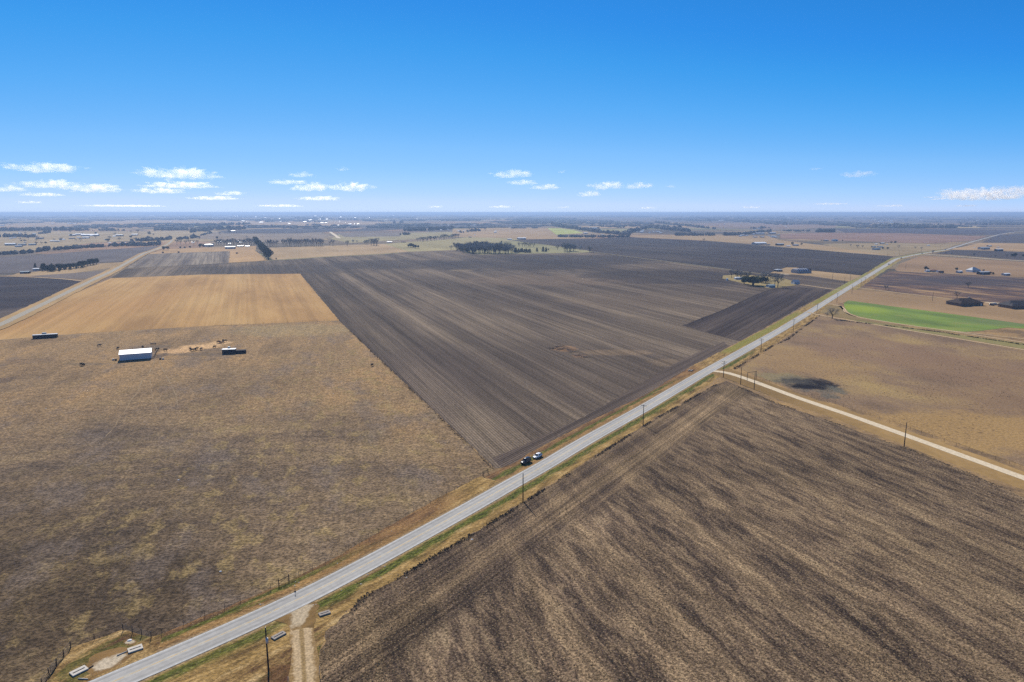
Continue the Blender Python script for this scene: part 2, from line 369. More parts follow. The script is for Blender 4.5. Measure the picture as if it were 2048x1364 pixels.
def green():
    b = NB('green_crop')
    n = b.noise(b.rot(25, .3, 1), scale=.04, detail=4, rough=.55)
    col = b.ramp(n, [(.35, C(104, 128, 70)), (.55, C(120, 146, 74)), (.7, C(134, 158, 78))])
    col = b.mul(col, b.sm(b.noise(b.rot(114, 1, .02), scale=.35, detail=4, rough=.7), .3, .7, .86, 1.12)); th = b.sm(b.noise(scale=.05, detail=6, rough=.7), .56, .68); col = b.mix(b.math('MULTIPLY', th, .45), col, C(148, 142, 92))
    col = b.mix(b.math('MULTIPLY', b.blob(1725, 618, 40, 9, 0, .4, None, .7), .75), col, C(152, 174, 66))
    col = b.mix(b.math('MULTIPLY', b.blob(1900, 658, 60, 5, 0, .4, None, .7), .7), col, C(142, 158, 82))
    col = b.mix(b.math('MULTIPLY', b.blob(2010, 645, 90, 8, 0, .4, None, .7), .6), col, C(112, 128, 92))
    s1, n1 = speck(b, 1.0, .35, .65, .07)
    return b.done(b.mul(col, s1), .95, n1, .4, .1, .05)
def farfield(name, c, ang=ROW, var=.1):
    b = NB(name)
    n = b.noise(b.rot(ang, 1, .12), scale=.02, detail=6, rough=.65); n2 = b.noise(scale=.008, detail=4)
    col = b.mul(C(*c), b.sm(n, .3, .7, 1 - var, 1 + var)); col = b.mul(col, b.sm(n2, .3, .7, 1 - var, 1 + var))
    s1, n1 = speck(b, .3, .3, .7, .08)
    return b.done(b.mul(col, s1), .97, spec=.04)
def ground_mat():
    b = NB('countryside')
    v = b.rot(22, 1 / 520., 1 / 380.)
    cell = b.n('ShaderNodeTexVoronoi', voronoi_dimensions='2D', feature='F1'); cell.distance = 'CHEBYCHEV'
    b.set(cell.inputs['Vector'], v); cell.inputs['Scale'].default_value = 1; cell.inputs['Randomness'].default_value = .8
    r = b.sep(cell.outputs['Color'])[0]; r2 = b.sep(cell.outputs['Color'])[1]
    col = b.ramp(r, [(0, C(150, 134, 112)), (.18, C(104, 96, 92)), (.34, C(168, 146, 116)), (.5, C(136, 122, 106)), (.62, C(156, 128, 108)), (.74, C(120, 110, 104)), (.86, C(148, 144, 110)), (1, C(182, 160, 128))])
    for e in b.t.nodes:
        if e.type == 'VALTORGB': e.color_ramp.interpolation = 'CONSTANT'
    n = b.noise(b.rot(22, 1, .5), scale=.004, detail=8, rough=.72)
    col = b.mul(col, b.sm(n, .32, .66, .62, 1.28))
    bz = b.sm(b.noise(b.rot(22, .4, 1, loc=(700, 300, 0)), scale=.0016, detail=6, rough=.7), .50, .58); col = b.mix(b.math('MULTIPLY', bz, .6), col, C(88, 86, 84))
    hedge = b.sm(b.voro(b.rot(22, 1 / 520., 1 / 380.), 1, 'DISTANCE_TO_EDGE', rnd=.8), 0, .025, 1, 0)
    col = b.mix(b.math('MULTIPLY', hedge, b.sm(r2, .4, .5)), col, C(92, 88, 80))
    near = b.sm(b.sep(b.pos())[1], 600, 900, 1, 0)
    nearc = b.ramp(b.noise(scale=.06, detail=6, rough=.65), [(.35, C(124, 106, 88)), (.5, C(154, 130, 100)), (.65, C(174, 146, 106))])
    col = b.mix(near, col, nearc)
    s1, n1 = speck(b, .8, .35, .65, .15)
    col = b.mul(col, s1)
    return b.done(col, .97, n1, .5, .2, .04)
def verge():                          # u: metres right of the road centre, v: metres along
    b = NB('verge_grass'); uv = b.uv(); u, v_ = b.sep(uv)[0], b.sep(uv)[1]
    st = b.n('ShaderNodeMapping'); b.set(st.inputs[0], uv); st.inputs['Scale'].default_value = (1, .22, 1)
    n = b.noise(st.outputs[0], scale=.45, detail=5, rough=.6); lo = b.noise(st.outputs[0], scale=.06, detail=3)
    tan = b.ramp(n, [(.3, C(112, 92, 62)), (.45, C(146, 122, 80)), (.58, C(172, 144, 96)), (.75, C(192, 168, 124))])
    red = b.ramp(n, [(.3, C(100, 78, 60)), (.5, C(134, 104, 76)), (.7, C(158, 126, 88))])
    fl = b.math('MULTIPLY', b.sm(u, -4.5, -7, 0, 1), b.sm(v_, 175, 200, 1, 0))
    oran = b.ramp(n, [(.3, C(118, 94, 66)), (.5, C(150, 120, 82)), (.7, C(176, 144, 98))])
    nearleft = b.math('MULTIPLY', b.sm(u, -2.5, -3.5, 0, 1), b.sm(v_, 175, 200, 1, 0))
    col = b.mix(nearleft, tan, oran); col = b.mix(fl, col, red)
    uu = b.math('ADD', u, b.math('MULTIPLY', b.math('SUBTRACT', n, .5), 3.4))
    gr = b.ramp(b.noise(st.outputs[0], scale=1.6, detail=5, rough=.75), [(.36, C(40, 52, 20)), (.5, C(76, 92, 38)), (.64, C(122, 128, 62))])
    band = b.math('MULTIPLY', b.sm(uu, 3.4, 4.6), b.sm(uu, 5.6, 7.4, 1, 0))
    band = b.math('MULTIPLY', band, b.math('MULTIPLY', b.sm(lo, .05, .30), b.sm(v_, 225, 262, 1, 0)))
    col = b.mix(b.math('MULTIPLY', band, .92), col, gr)
    bl = b.math('MULTIPLY', b.math('MULTIPLY', b.sm(uu, -8.2, -6.9), b.sm(uu, -6.1, -4.9, 1, 0)), b.math('MULTIPLY', b.sm(lo, .12, .34), b.sm(v_, 130, 165, 1, 0)))
    col = b.mix(b.math('MULTIPLY', bl, .85), col, gr)
    g2 = b.math('MULTIPLY', b.sm(uu, -3.4, -4.6, 0, 1), b.sm(b.noise(st.outputs[0], scale=.035, detail=2), .40, .54))
    g2 = b.math('MULTIPLY', g2, b.sm(v_, 222, 240))
    col = b.mix(b.math('MULTIPLY', g2, .8), col, C(136, 138, 66))
    g3 = b.math('MULTIPLY', b.sm(v_, 440, 520), b.sm(b.noise(st.outputs[0], scale=.03, detail=2), .4, .6))
    col = b.mix(b.math('MULTIPLY', g3, .7), col, C(150, 150, 96))
    spots = b.sm(b.noise(scale=1.7, detail=3, rough=.7), .62, .7)
    col = b.mix(b.math('MULTIPLY', spots, .4), col, C(216, 196, 160))
    # gravel shoulder and pale litter
    au = b.math('ABSOLUTE', u)
    sh = b.sm(b.math('ADD', au, b.math('MULTIPLY', b.math('SUBTRACT', n, .5), 1.2)), 3.3, 4.0, 1, 0)
    col = b.mix(b.math('MULTIPLY', sh, .6), col, C(168, 152, 130))
    s1, n1 = speck(b, 1.3, .35, .65, .2)
    return b.done(b.mul(col, s1), .97, n1, 1, .3, .05)
def patch_mat():
    b = NB('verge_patch'); n = b.noise(b.rot(RD, 1, .3), scale=.35, detail=6, rough=.65)
    col = b.ramp(n, [(.33, C(94, 72, 56)), (.45, C(136, 112, 76)), (.55, C(164, 138, 96)), (.68, C(190, 166, 126))])
    g_ = b.sm(b.noise(b.rot(RD, 1, .3, loc=(9, 4, 0)), scale=.16, detail=5, rough=.6), .54, .62); col = b.mix(b.math('MULTIPLY', g_, .75), col, C(92, 94, 50))
    r_ = b.blob(565, 1350, 45, 30, 0, .6); col = b.mix(b.math('MULTIPLY', r_, .75), col, C(92, 64, 50))
    s1, n1 = speck(b, 1.8, .35, .65, .28)
    return b.done(b.mul(col, s1), .97, n1, 1, .2, .05)
def asphalt():
    b = NB('asphalt'); uv = b.uv(); u = b.sep(uv)[0]
    st = b.n('ShaderNodeMapping'); b.set(st.inputs[0], uv); st.inputs['Scale'].default_value = (1, .05, 1)
    n = b.noise(st.outputs[0], scale=1.2, detail=4, rough=.6)
    base = b.mul(C(178, 180, 187), b.sm(n, .3, .7, .93, 1.07))
    for c0, k in ((-2.05, .7), (-.75, .35), (.75, .28), (1.95, .5)):
        d = b.math('ABSOLUTE', b.math('SUBTRACT', b.math('ADD', u, b.math('MULTIPLY', b.math('SUBTRACT', n, .5), .4)), c0))
        base = b.mix(b.math('MULTIPLY', b.sm(d, .1, .42, 1, 0), k), base, C(140, 144, 152))
    d = b.math('ABSOLUTE', u)
    base = b.mix(b.math('MULTIPLY', b.sm(d, .1, .7, 1, 0), .4), base, C(204, 202, 194))
    s = b.sm(b.noise(scale=.7, detail=5, rough=.7), .3, .7, .90, 1.07); s = b.math('MULTIPLY', s, b.sm(b.noise(b.rot(RD, 1, .2), scale=.12, detail=4, rough=.6), .35, .65, .93, 1.05))
    return b.done(b.mul(base, s), .85, spec=.25)
def gravel(name, c, tracks=0, dark=(150, 132, 108), edge=None, ecol=(150, 124, 86)):
    b = NB(name); uv = b.uv(); u = b.sep(uv)[0]
    n = b.noise(scale=.8, detail=5, rough=.7)
    col = b.mul(C(*c), b.sm(n, .3, .7, .86, 1.1))
    if tracks:
        g = b.math('MULTIPLY', b.sm(b.math('ADD', b.math('ABSOLUTE', u), b.math('MULTIPLY', n, .5)), .45, .85, 1, 0), tracks)
        col = b.mix(g, col, C(*dark))
    if edge:
        e_ = b.sm(b.math('ADD', b.math('ABSOLUTE', u), b.math('MULTIPLY', b.math('SUBTRACT', b.noise(scale=.9, detail=6, rough=.75), .5), edge * 1.1)), edge * .62, edge * .95)
        col = b.mix(e_, col, C(*ecol))
    s1, n1 = speck(b, 2.2, .35, .65, .22 if edge else .1)
    return b.done(b.mul(col, s1), .95, n1, .5, .06, .1)

def gravel_spill(name, c, ecol, blobs):
    b = NB(name); n = b.noise(scale=1.6, detail=6, rough=.75); g_ = b.mul(C(*c), b.sm(n, .32, .66, .72, 1.15))
    e = b.ramp(b.noise(b.rot(RD, 1, .3), scale=.4, detail=5, rough=.65), [(.35, C(*[v * .8 for v in ecol])), (.6, C(*ecol))]); col = e
    for x, y, rx, ry, rt in blobs: col = b.mix(b.blob(x, y, rx, ry, rt, .55, .55, .3), col, g_)
    return b.done(col, .96, n, .8, .12, .05)
# ------------------------------------------------------------------ ground, fields, roads
def field(name, label, px, mat, z, jit=.5):
    pts = [G(*p) for p in px]; outp = []
    for i, a in enumerate(pts):
        c = pts[(i + 1) % len(pts)]; L = (c - a).length; d = Vector((a.x + c.x, a.y + c.y, 0)).length / 2
        step = max(1.2, d / 300); n = max(1, min(160, int(L / step)))
        nx = Vector((-(c - a).y, (c - a).x, 0)).normalized()
        for k in range(n):
            p = a.lerp(c, k / n)
            o = 0 if k == 0 else (mn.noise(Vector((p.x * .35 / max(1, d / 300), p.y * .35 / max(1, d / 300), z))) + .6 * mn.noise(Vector((p.x * .06, p.y * .06, 3)))) * jit * max(1, d / 350)
            q = p + nx * o; outp.append((q.x, q.y, z))
    o = link(name, outp, [tuple(range(len(outp)))], mat)
    if o.data.polygons[0].normal.z < 0: o.data.flip_normals()
    o['kind'] = 'structure'
    if label: o['label'] = label
    return o
def strip(name, pts, offs, mat, z, label=None, wob=0, step=6.0, crown=0):
    """ribbon along ground points; offs = list of offsets (m, right positive)"""
    P = [Vector((p.x, p.y, 0)) for p in pts]; dens = []; dist = 0; D = []
    for i in range(len(P) - 1):
        L = (P[i + 1] - P[i]).length; st = step * max(1, P[i].length / 400); n = max(1, int(L / st))
        for k in range(n): dens.append(P[i].lerp(P[i + 1], k / n))
    dens.append(P[-1])
    for it in range(3):                  # soften the corners
        dens = [dens[0]] + [(dens[i - 1] + dens[i] * 2 + dens[i + 1]) / 4 for i in range(1, len(dens) - 1)] + [dens[-1]]
    V = []; U = []; Fc = []; m = len(offs)
    for i, p in enumerate(dens):
        if i: dist += (p - dens[i - 1]).length
        t = (dens[min(i + 1, len(dens) - 1)] - dens[max(i - 1, 0)]).normalized(); nr = Vector((t.y, -t.x, 0))
        for j, o in enumerate(offs):
            e = wob * mn.noise(Vector((dist * .25, o * 3, z * 9))) if j in (0, m - 1) else 0
            q = p + nr * (o + e); V.append((q.x, q.y, z)); U.append((o + e, dist))
        if i:
            for j in range(m - 1):
                a = (i - 1) * m + j; Fc.append((a, a + 1, a + m + 1, a + m))
    ob = link(name, V, Fc, mat, uvs=U); ob['kind'] = 'structure'
    if label: ob['label'] = label
    if ob.data.polygons[0].normal.z < 0: ob.data.flip_normals()
    return ob
S = 260000
g = link('ground', [(-S, -400, 0), (S, -400, 0), (S, S, 0), (-S, S, 0)], [(0, 1, 2, 3)], ground_mat()); tag(g, kind='structure', label='open farmland reaching to the horizon')

MF = {}
def ff(key, c, ang=ROW, var=.1):
    if key not in MF: MF[key] = farfield(key, c, ang, var)
    return MF[key]
FAR = [  # name, polygon, material key, colour
 ('field', [(300, 506), (332, 498), (512, 492), (512, 500), (460, 503), (298, 509)], 'tan_a', (178, 150, 116)),
 ('field', [(0, 463), (420, 462), (620, 466), (660, 480), (500, 480), (350, 482), (300, 480), (180, 486), (90, 500), (-200, 508), (-200, 465)], 'tan_b', (166, 150, 122)),
 ('field', [(250, 440), (0, 446), (-200, 446), (-200, 455), (0, 454), (270, 453), (430, 450), (560, 455), (770, 447), (760, 443)], 'tan_c', (170, 148, 124)),
 ('field', [(430, 464), (620, 462), (660, 470), (640, 484), (560, 486), (440, 480), (380, 476)], 'grey_a', (140, 128, 118)),
 ('field', [(512, 458), (640, 456.5), (700, 460), (770, 451), (900, 448.5), (1075, 449), (1082, 454.5), (1024, 454.5), (900, 456), (800, 459), (745, 462), (640, 464), (600, 467), (450, 467), (440, 463)], 'black_a', (74, 72, 82)),
 ('field', [(660, 478), (680, 468), (800, 466), (930, 463), (900, 474), (800, 480), (700, 486)], 'tan_d', (158, 150, 118)),
 ('field', [(672, 466), (800, 466), (800, 473), (690, 474)], 'grey_b', (124, 116, 114)),
 ('field', [(530, 496), (640, 492), (768, 488), (905, 494), (820, 503), (768, 507.5), (640, 514), (545, 520)], 'tan_e', (176, 154, 124)),
 ('field', [(768, 488), (900, 478), (960, 472), (1024, 473), (1040, 480), (1000, 484), (960, 500), (912, 500), (818, 503.5)], 'olive_a', (162, 154, 118)),
 ('field', [(905, 458), (1024, 455), (1095, 456.5), (1112, 470), (1200, 476), (1060, 479), (1000, 476), (905, 474)], 'tan_f', (170, 147, 116)),
 ('field', [(1094, 456), (1122, 456.5), (1150, 461), (1167, 466), (1112, 469.5)], 'lime', (178, 186, 108)),
 ('field', [(930, 506), (935, 500), (1000, 484), (1030, 482), (1080, 488), (1130, 495), (1188, 503.5), (1165, 505.5), (1024, 508), (960, 509)], 'olive_b', (148, 146, 112)),
 ('field', [(1240, 471), (1400, 470), (1536, 472), (1560, 480), (1640, 490), (1790, 505), (1790, 512), (1711, 506), (1536, 491), (1407, 481), (1280, 475)], 'tan_g', (168, 146, 116)),
 ('field', [(1560, 468), (1640, 465.5), (1800, 466.5), (1975, 473), (1945, 481), (1870, 487), (1780, 485), (1640, 480), (1560, 477)], 'pink', (146, 120, 110)),
 ('field', [(1790, 486), (1870, 488), (1920, 488), (1890, 498), (1840, 505), (1795, 512), (1700, 500), (1640, 488)], 'olive_c', (160, 144, 116)),
 ('field', [(1668, 457.5), (1800, 456.5), (2038, 461), (1990, 470), (1800, 467), (1690, 465)], 'black_b', (84, 80, 90)),
 ('field', [(1400, 446), (1560, 446), (1680, 448), (1668, 456), (1540, 458), (1440, 454), (1380, 449)], 'grey_c', (142, 124, 116)),
 ('field', [(1120, 436), (1700, 436), (2200, 440), (2200, 448), (1700, 446), (1300, 444), (1100, 441)], 'grey_d', (112, 104, 104)),
 ('field', [(1700, 452), (1790, 450), (1960, 452), (1960, 456), (1700, 456)], 'cream', (186, 168, 132)),
 ('field', [(2000, 469), (2060, 467), (2300, 470), (2300, 490), (1962, 485)], 'black_c', (88, 84, 92)),
 ('field', [(1960, 486), (2300, 491), (2300, 508), (1900, 499)], 'tan_h', (176, 150, 118)),
 ('field', [(1872, 507), (1905, 500), (2060, 504), (2300, 510), (2300, 530), (2048, 521), (1940, 512)], 'black_d', (82, 78, 84)),
 ('field', [(1790, 540), (1800, 527), (1842, 511), (2048, 524), (2300, 536), (2300, 562), (2048, 555), (1800, 543)], 'tan_i', (154, 130, 106)),
 ('field', [(0, 515), (90, 509), (190, 501), (320, 492), (324, 495), (290, 506), (247, 523), (200, 525), (60, 545), (-200, 556), (-200, 530)], 'grey_e', (102, 97, 103)),
 ('field', [(20, 552), (45, 543), (80, 540), (200, 527), (252, 524), (236, 534), (150, 546), (60, 552)], 'tan_j', (168, 146, 116)),
 ('field', [(60, 552), (150, 546), (226, 540), (200, 553), (185, 558), (130, 557)], 'grey_f', (112, 104, 104)),
 ('field', [(1655, 610), (1672, 598), (1702, 579), (1786, 588), (1908, 600), (2048, 611), (2300, 630), (2300, 676), (2048, 648), (1911, 629), (1786, 613), (1696, 601), (1684, 607)], 'tan_k', (158, 134, 106)),
 ('field', [(1640, 625), (1655, 611), (1683, 612), (1688, 624), (1720, 637), (1811, 655), (1668, 633)], 'scrub', (140, 124, 92)),
 ('field', [(1539, 546), (1576, 534), (1592, 534), (1620, 539), (1724, 551), (1698, 563), (1621, 552), (1560, 547)], 'tan_l', (170, 147, 116)),
 ('field', [(1444, 557), (1447, 551), (1480, 549), (1560, 555), (1600, 566), (1590, 571), (1540, 577), (1500, 570), (1470, 563)], 'tan_m', (158, 144, 104)),
]
FLABEL = {'lime': 'small bright yellow-green field beyond the grove', 'pink': 'reddish-pink bare field left of the far road', 'cream': 'narrow pale cream strip of field near the far wood'}
zz = .03
for i, (n, p, k, c) in enumerate(FAR):
    far = min(y for _, y in p) < 500
    zz_i = (.05 + .05 * (i % 5 + (i // 5) * .2)) if far else (.05 + .01 * (i - 22))
    field(n, FLABEL.get(k), p, ff(k, c), zz_i, .5)
striped = soil('striped_field', (92, 86, 88), (122, 113, 108), (152, 142, 132), 113, rows=0, stretch=.015, contrast=1.6, big=.01)
field('field', 'striped grey fallow field with pale stripes beside the left road', [(250, 537), (298, 508.5), (380, 505), (460, 502.5), (458, 526), (380, 531)], striped, .30, .5)
field('field', 'small tan paddock at the end of the striped field', [(460, 502.5), (507, 499), (536, 521), (512, 523), (458, 526)], ff('tan_n', (184, 154, 116)), .32, .5)
field('field', 'black ploughed field left of the left road', [(-300, 545), (0, 553), (80, 555), (130, 558), (163, 563), (120, 586), (60, 617), (0, 642), (-80, 670), (-300, 690)],
      soil('black_soil', (44, 40, 50), (54, 50, 60), (70, 64, 70), 22, rows=0, stretch=.05, contrast=.8,
           extra=lambda b, c: b.mix(b.math('MULTIPLY', b.blob(10, 628, 60, 16, 0, .4, None, .5), .8), c, C(104, 94, 92))), .03, .5)
field('field', 'long dark fallow field north of the track', [(1024, 481), (1059, 479), (1193, 477), (1258, 474), (1280, 475.6), (1407, 482), (1505, 490), (1536, 492.5), (1623, 500), (1711, 507.5), (1785, 513.5), (1755, 531), (1722, 551), (1620, 541), (1592, 535), (1570, 535), (1541, 545), (1517, 547), (1280, 516), (1185, 504), (1170, 499), (1105, 491), (1060, 486)],
      soil('dark_fallow', (56, 52, 56), (68, 63, 66), (88, 81, 80), 115, rows=0, stretch=.05, contrast=.7), .34, .6)
center = soil('ploughed_field', (74, 66, 63), (100, 90, 84), (134, 121, 109), ROW, 1.35, extra=center_extra, contrast=1.8, stretch=.01, sp=.22)
field('field', 'huge ploughed grey-brown field in the middle with rows running away', [(222, 556), (250, 538), (380, 531.5), (458, 526.5), (512, 523), (640, 515), (768, 508.5), (818, 504.5), (912, 501), (949, 509), (1024, 508.5), (1179, 505), (1190, 505),
      (1280, 517), (1517, 548), (1541, 546), (1621, 553), (1696, 564), (1672, 577), (1540, 650), (1457, 694), (1378, 735), (1293, 788), (1158, 853), (1060, 905), (1034, 923), (1003, 936), (990, 937), (678, 641), (600, 548), (410, 550)], center, .02, .4)
head = soil('headland', (78, 70, 70), (96, 86, 83), (124, 111, 102), RD, 1.0, contrast=1.5, stretch=.015)
field('field', 'headland strip ploughed parallel to the road', [(1003, 935.5), (985, 915), (1040, 893), (1165, 835), (1280, 768), (1370, 716), (1448, 683), (1457, 693.5), (1378, 734.5), (1293, 787.5), (1158, 852.5), (1060, 904.5), (1034, 922.5)], head, .034, .8)
fresh = soil('fresh_ploughed', (52, 46, 50), (72, 64, 65), (100, 90, 86), 58, 0, contrast=1.9, stretch=.01, big=.012)
field('field', 'freshly ploughed almost black field beside the road', [(1364, 651), (1440, 622), (1510, 590), (1535, 580), (1572, 572), (1664, 580), (1600, 614), (1540, 649), (1480, 682), (1440, 672)], fresh, .048, .6)
field('field', 'golden hay field on the left', [(222, 556.5), (410, 549), (600, 547.5), (678, 641), (430, 651), (200, 664), (0, 680), (-300, 705), (-300, 760), (0, 650), (100, 608)], gold(), .028, .5)
field('field', 'big brown pasture on the left with the white barn', [(-300, 712), (0, 680.5), (200, 665), (430, 652), (678, 641.5), (990, 938), (965, 949), (860, 1005), (676, 1112), (570, 1166), (450, 1217), (324, 1268), (303, 1277), (246, 1262), (180, 1282), (142, 1297), (91, 1364), (60, 1410), (-500, 1410)], pasture(), .024, .5)
field('field', 'pasture with scattered tufts right of the road', [(1480, 738), (1545, 693), (1620, 643), (1640, 630), (1668, 637), (1811, 661), (2048, 702), (2500, 770), (2500, 1100), (2048, 932), (1800, 848), (1600, 786)], right_pasture(), .03, .4)
field('field', 'brown stubble field with dark ploughing bands in the foreground', [(1434, 768), (1452, 762), (1500, 781), (1536, 800), (1700, 857), (1859, 914), (2048, 994), (2500, 1170), (2500, 1450), (560, 1450), (632, 1364), (640, 1300), (660, 1255), (700, 1225), (725, 1197), (860, 1118), (960, 1060), (1046, 1005), (1160, 932), (1286, 852), (1400, 786)], stubble(), .04, 1.0)
field('field', 'burnt reddish-black field right of the road', [(1722, 573), (1776, 543.5), (1800, 543.5), (2048, 556), (2400, 566), (2400, 640), (2048, 610), (1908, 597.5), (1786, 583.5)], burnt(), .04, .5)
gm = green()
field('field', 'bright green crop field', [(1687, 606), (1696, 600.5), (1786, 613), (1911, 628), (2048, 648), (2300, 684), (2300, 700), (2048, 657), (2013, 655), (1960, 662), (1911, 665), (1800, 649), (1721, 634), (1700, 627), (1689, 617)], gm, .05, .4)
field('field', 'narrow olive-green strip between the two tracks', [(1668, 632), (1720, 638), (1850, 660), (1911, 668), (2048, 687), (2300, 722), (2300, 738), (2048, 698), (1900, 673), (1750, 650)], ff('olive_d', (138, 132, 92)), .05, .3)

ROADPX = [(150, 1397), (224.6, 1364), (400, 1290), (600, 1199), (750, 1120), (860, 1059.5), (960, 1004.5), (1020, 969), (1075, 940), (1160, 888), (1293, 813.5), (1400, 750), (1561, 660), (1705, 571), (1793, 517.5)]
road = [G(*p) for p in ROADPX]
A, B = road[1], road[-2]                     # the road is straight: straighten the traced points onto one gentle line
tail = [G(*p) for p in [(1836, 508.5), (1891, 500), (1936, 486), (1998, 469), (2026, 464), (2100, 460), (2300, 456)]]
rd = road + tail
first = rd[0] + (rd[0] - rd[2]).normalized() * 90
rd = [first] + rd
vg = verge()
strip('verge', rd[:9], [-12, -9, -3.4, 0, 3.4, 9, 11.5], vg, .012, 'orange-brown grass verge with green tufts along the road', wob=1.2)
strip('verge', rd[8:18] , [-10, -7, -3.4, 0, 3.4, 7, 9.5], vg, .016, 'yellow-green grass verge along the distant stretch of the road', wob=1.2)
strip('road', rd, [-3.05, -1.5, 0, 1.5, 3.05], asphalt(), .075, 'pale grey two-lane asphalt road', step=5)
wl = NB('edge_paint'); wm = wl.done(wl.mul((.62, .62, .60, 1), wl.sm(wl.noise(scale=1.5, detail=4), .3, .7, .75, 1.05)), .8)
yl = NB('centre_paint'); ym = yl.done(yl.mix(yl.sm(yl.noise(scale=.8, detail=4), .35, .6), C(200, 196, 186), C(226, 190, 120)), .8)
for s in (-2.74, 2.74): strip('road_marking', rd[:16], [s - .065, s + .065], wm, .081, 'white edge line')
strip('road_marking', rd[:16], [-.07, .07], ym, .083, 'worn yellow centre line')
grav = gravel('gravel', (200, 190, 178)); dirt = gravel('dirt_track', (205, 184, 156), .7, (150, 128, 92), 1.7, (158, 134, 98)); caliche = gravel('caliche', (222, 210, 192))
lr = [G(*p) for p in [(-260, 740), (-60, 673), (0, 651), (110, 597.5), (185, 561), (220, 545), (247, 530), (287, 507.5), (322, 496), (335, 489), (341, 485), (345, 480)]]
strip('verge', lr, [-9, -3, 3, 9], ff('verge_dry', (176, 150, 112)), .4, 'dry grass verge of the left road', wob=1)
strip('road', lr, [-3.1, 0, 3.1], gravel('grey_gravel', (168, 164, 158)), .45, 'grey gravel road on the left running to the horizon', wob=.3)
dv = [G(*p) for p in [(1424, 742), (1440, 739), (1458.6, 746), (1517, 766), (1595, 796), (1693, 828), (1781, 860), (2048, 956), (2500, 1120)]]
strip('verge', dv[1:], [-5.5, -2, 2, 9.5], ff('verge_gold', (168, 141, 100), 108, .22), .017, 'golden grass beside the white gravel lane', wob=1)
strip('gravel_lane', dv, [-1.9, 0, 1.9], caliche, .06, 'straight white gravel lane on the right', wob=.25)
def track(px, wd, mat, z, label, wob=.3): return strip('track', [G(*p) for p in px], [-wd, 0, wd], mat, z, label, wob=wob, step=4)
track([(1652, 608), (1664, 607), (1676, 609.5), (1686, 615), (1691, 625), (1711, 634), (1811, 650), (1886, 660), (2048, 685), (2300, 722)], 1.5, dirt, .10, 'winding pale track along the green field')
track([(1880, 659), (1929, 665), (1990, 671), (2048, 678), (2200, 697)], 1.2, dirt, .11, 'branch of the pale track below the green field')
track([(1614, 624), (1623.5, 627.5), (1668, 635.5), (1811, 660), (2048, 700), (2300, 742)], 1.5, dirt, .12, 'straight pale track above the tufted pasture')
track([(1700, 574), (1708.5, 575), (1786, 584.5), (1911, 599.5)], 1.6, dirt, .13, 'pale lane to the dark brown ranch house')
track([(1850, 509), (1858, 510), (1936, 514.5), (1998, 520), (2060, 523), (2300, 538)], 4, caliche, .5, 'white gravel lane far right')
track([(1183, 504), (1280, 516.3), (1400, 532), (1517, 547.5), (1560, 554)], 1.8, gravel('pale_track', (158, 150, 128)), .42, 'pale grassy track between the two dark fields')
track([(1590, 568), (1630, 573), (1664, 579), (1686, 581)], 1.7, dirt, .09, 'dirt lane to the light blue house')
track([(1556, 547), (1620, 548), (1700, 556), (1722, 556)], 2.2, dirt, .08, 'dirt lane to the striped-roof barn')
track([(1536, 491.8), (1623, 499.3), (1711, 507), (1787, 512.5), (1800, 513)], 3.5, gravel('pale_lane', (196, 180, 156)), .55, 'pale lane along the edge of the dark field')
track([(660, 464), (668, 469), (679, 477)], 6, caliche, .5, 'short white track on the far rise')
track([(-200, 549), (0, 552), (60, 554), (130, 558), (170, 563), (182, 561)], 2.2, dirt, .14, 'dirt lane to the evergreen farm')
track([(1776, 542), (1800, 542.5), (1850, 546), (1950, 549)], 1.5, dirt, .15, 'faint lane past the row of farm buildings')
track([(1455, 558), (1480, 561), (1540, 572)], 3, ff('yard', (168, 152, 108)), .052, 'mown grass around the old farm')
dt = [G(*p) for p in [(598, 1205), (600, 1222), (602, 1250), (606, 1300), (609, 1364), (612, 1450)]]
strip('farm_track', dt, [-2.3, 0, 2.3], gravel('rutted_track', (192, 172, 144), .85, (142, 120, 82), 2.3, (146, 122, 86)), .055, 'rutted pale dirt track joining the road in the foreground', wob=.8, step=1.2)
field('farm_track', 'flared gravel mouth of the rutted track', [(548, 1241), (596, 1219), (630, 1203), (640, 1212), (630, 1232), (628, 1256), (584, 1262), (574, 1248)], gravel_spill('track_mouth', (196, 182, 162), (146, 120, 82), [(601, 1232, 17, 24, 0), (598, 1218, 26, 9, 30)]), .056, .8)
field('verge', 'patch of golden grass around the foreground utility pole', [(300, 1410), (400, 1330), (520, 1280), (600, 1240), (700, 1222), (640, 1300), (640, 1410)], None or patch_mat(), .006, 1)
field('verge', 'orange and olive grass around the concrete headwalls', [(40, 1440), (95, 1362), (143, 1296), (200, 1278), (246, 1259), (303, 1274), (330, 1266), (300, 1330), (160, 1440)], patch_mat(), .026, .4)
field('gravel_patch', 'pale gravel entrance between the concrete headwalls', [(168, 1334), (190, 1308), (215, 1300), (240, 1294), (262, 1296), (268, 1308), (252, 1322), (240, 1329), (225, 1337), (205, 1347), (186, 1352)], gravel_spill('gravel_entrance', (206, 195, 180), (150, 122, 84), [(212, 1328, 25, 13, 25), (236, 1315, 16, 8, 25)]), .030, 1.2)
field('gravel_patch', 'small pale ring of stone by the pipe gate', [(246, 1284), (254, 1277), (266, 1277), (275, 1283), (268, 1289), (255, 1291)], gravel_spill('stone_ring', (205, 196, 180), (140, 112, 80), [(260, 1284, 9, 4.5, 0)]), .034, .3)
field('yard', 'white caliche yard between the two dark houses', [(1966, 607), (1972, 604), (2000, 606), (2014, 611), (1998, 616), (1975, 612)], caliche, .06, .4)
field('yard', 'pale yard in front of the striped barn', [(1545, 545), (1560, 543), (1640, 545), (1622, 549), (1570, 549)], caliche, .062, .4)
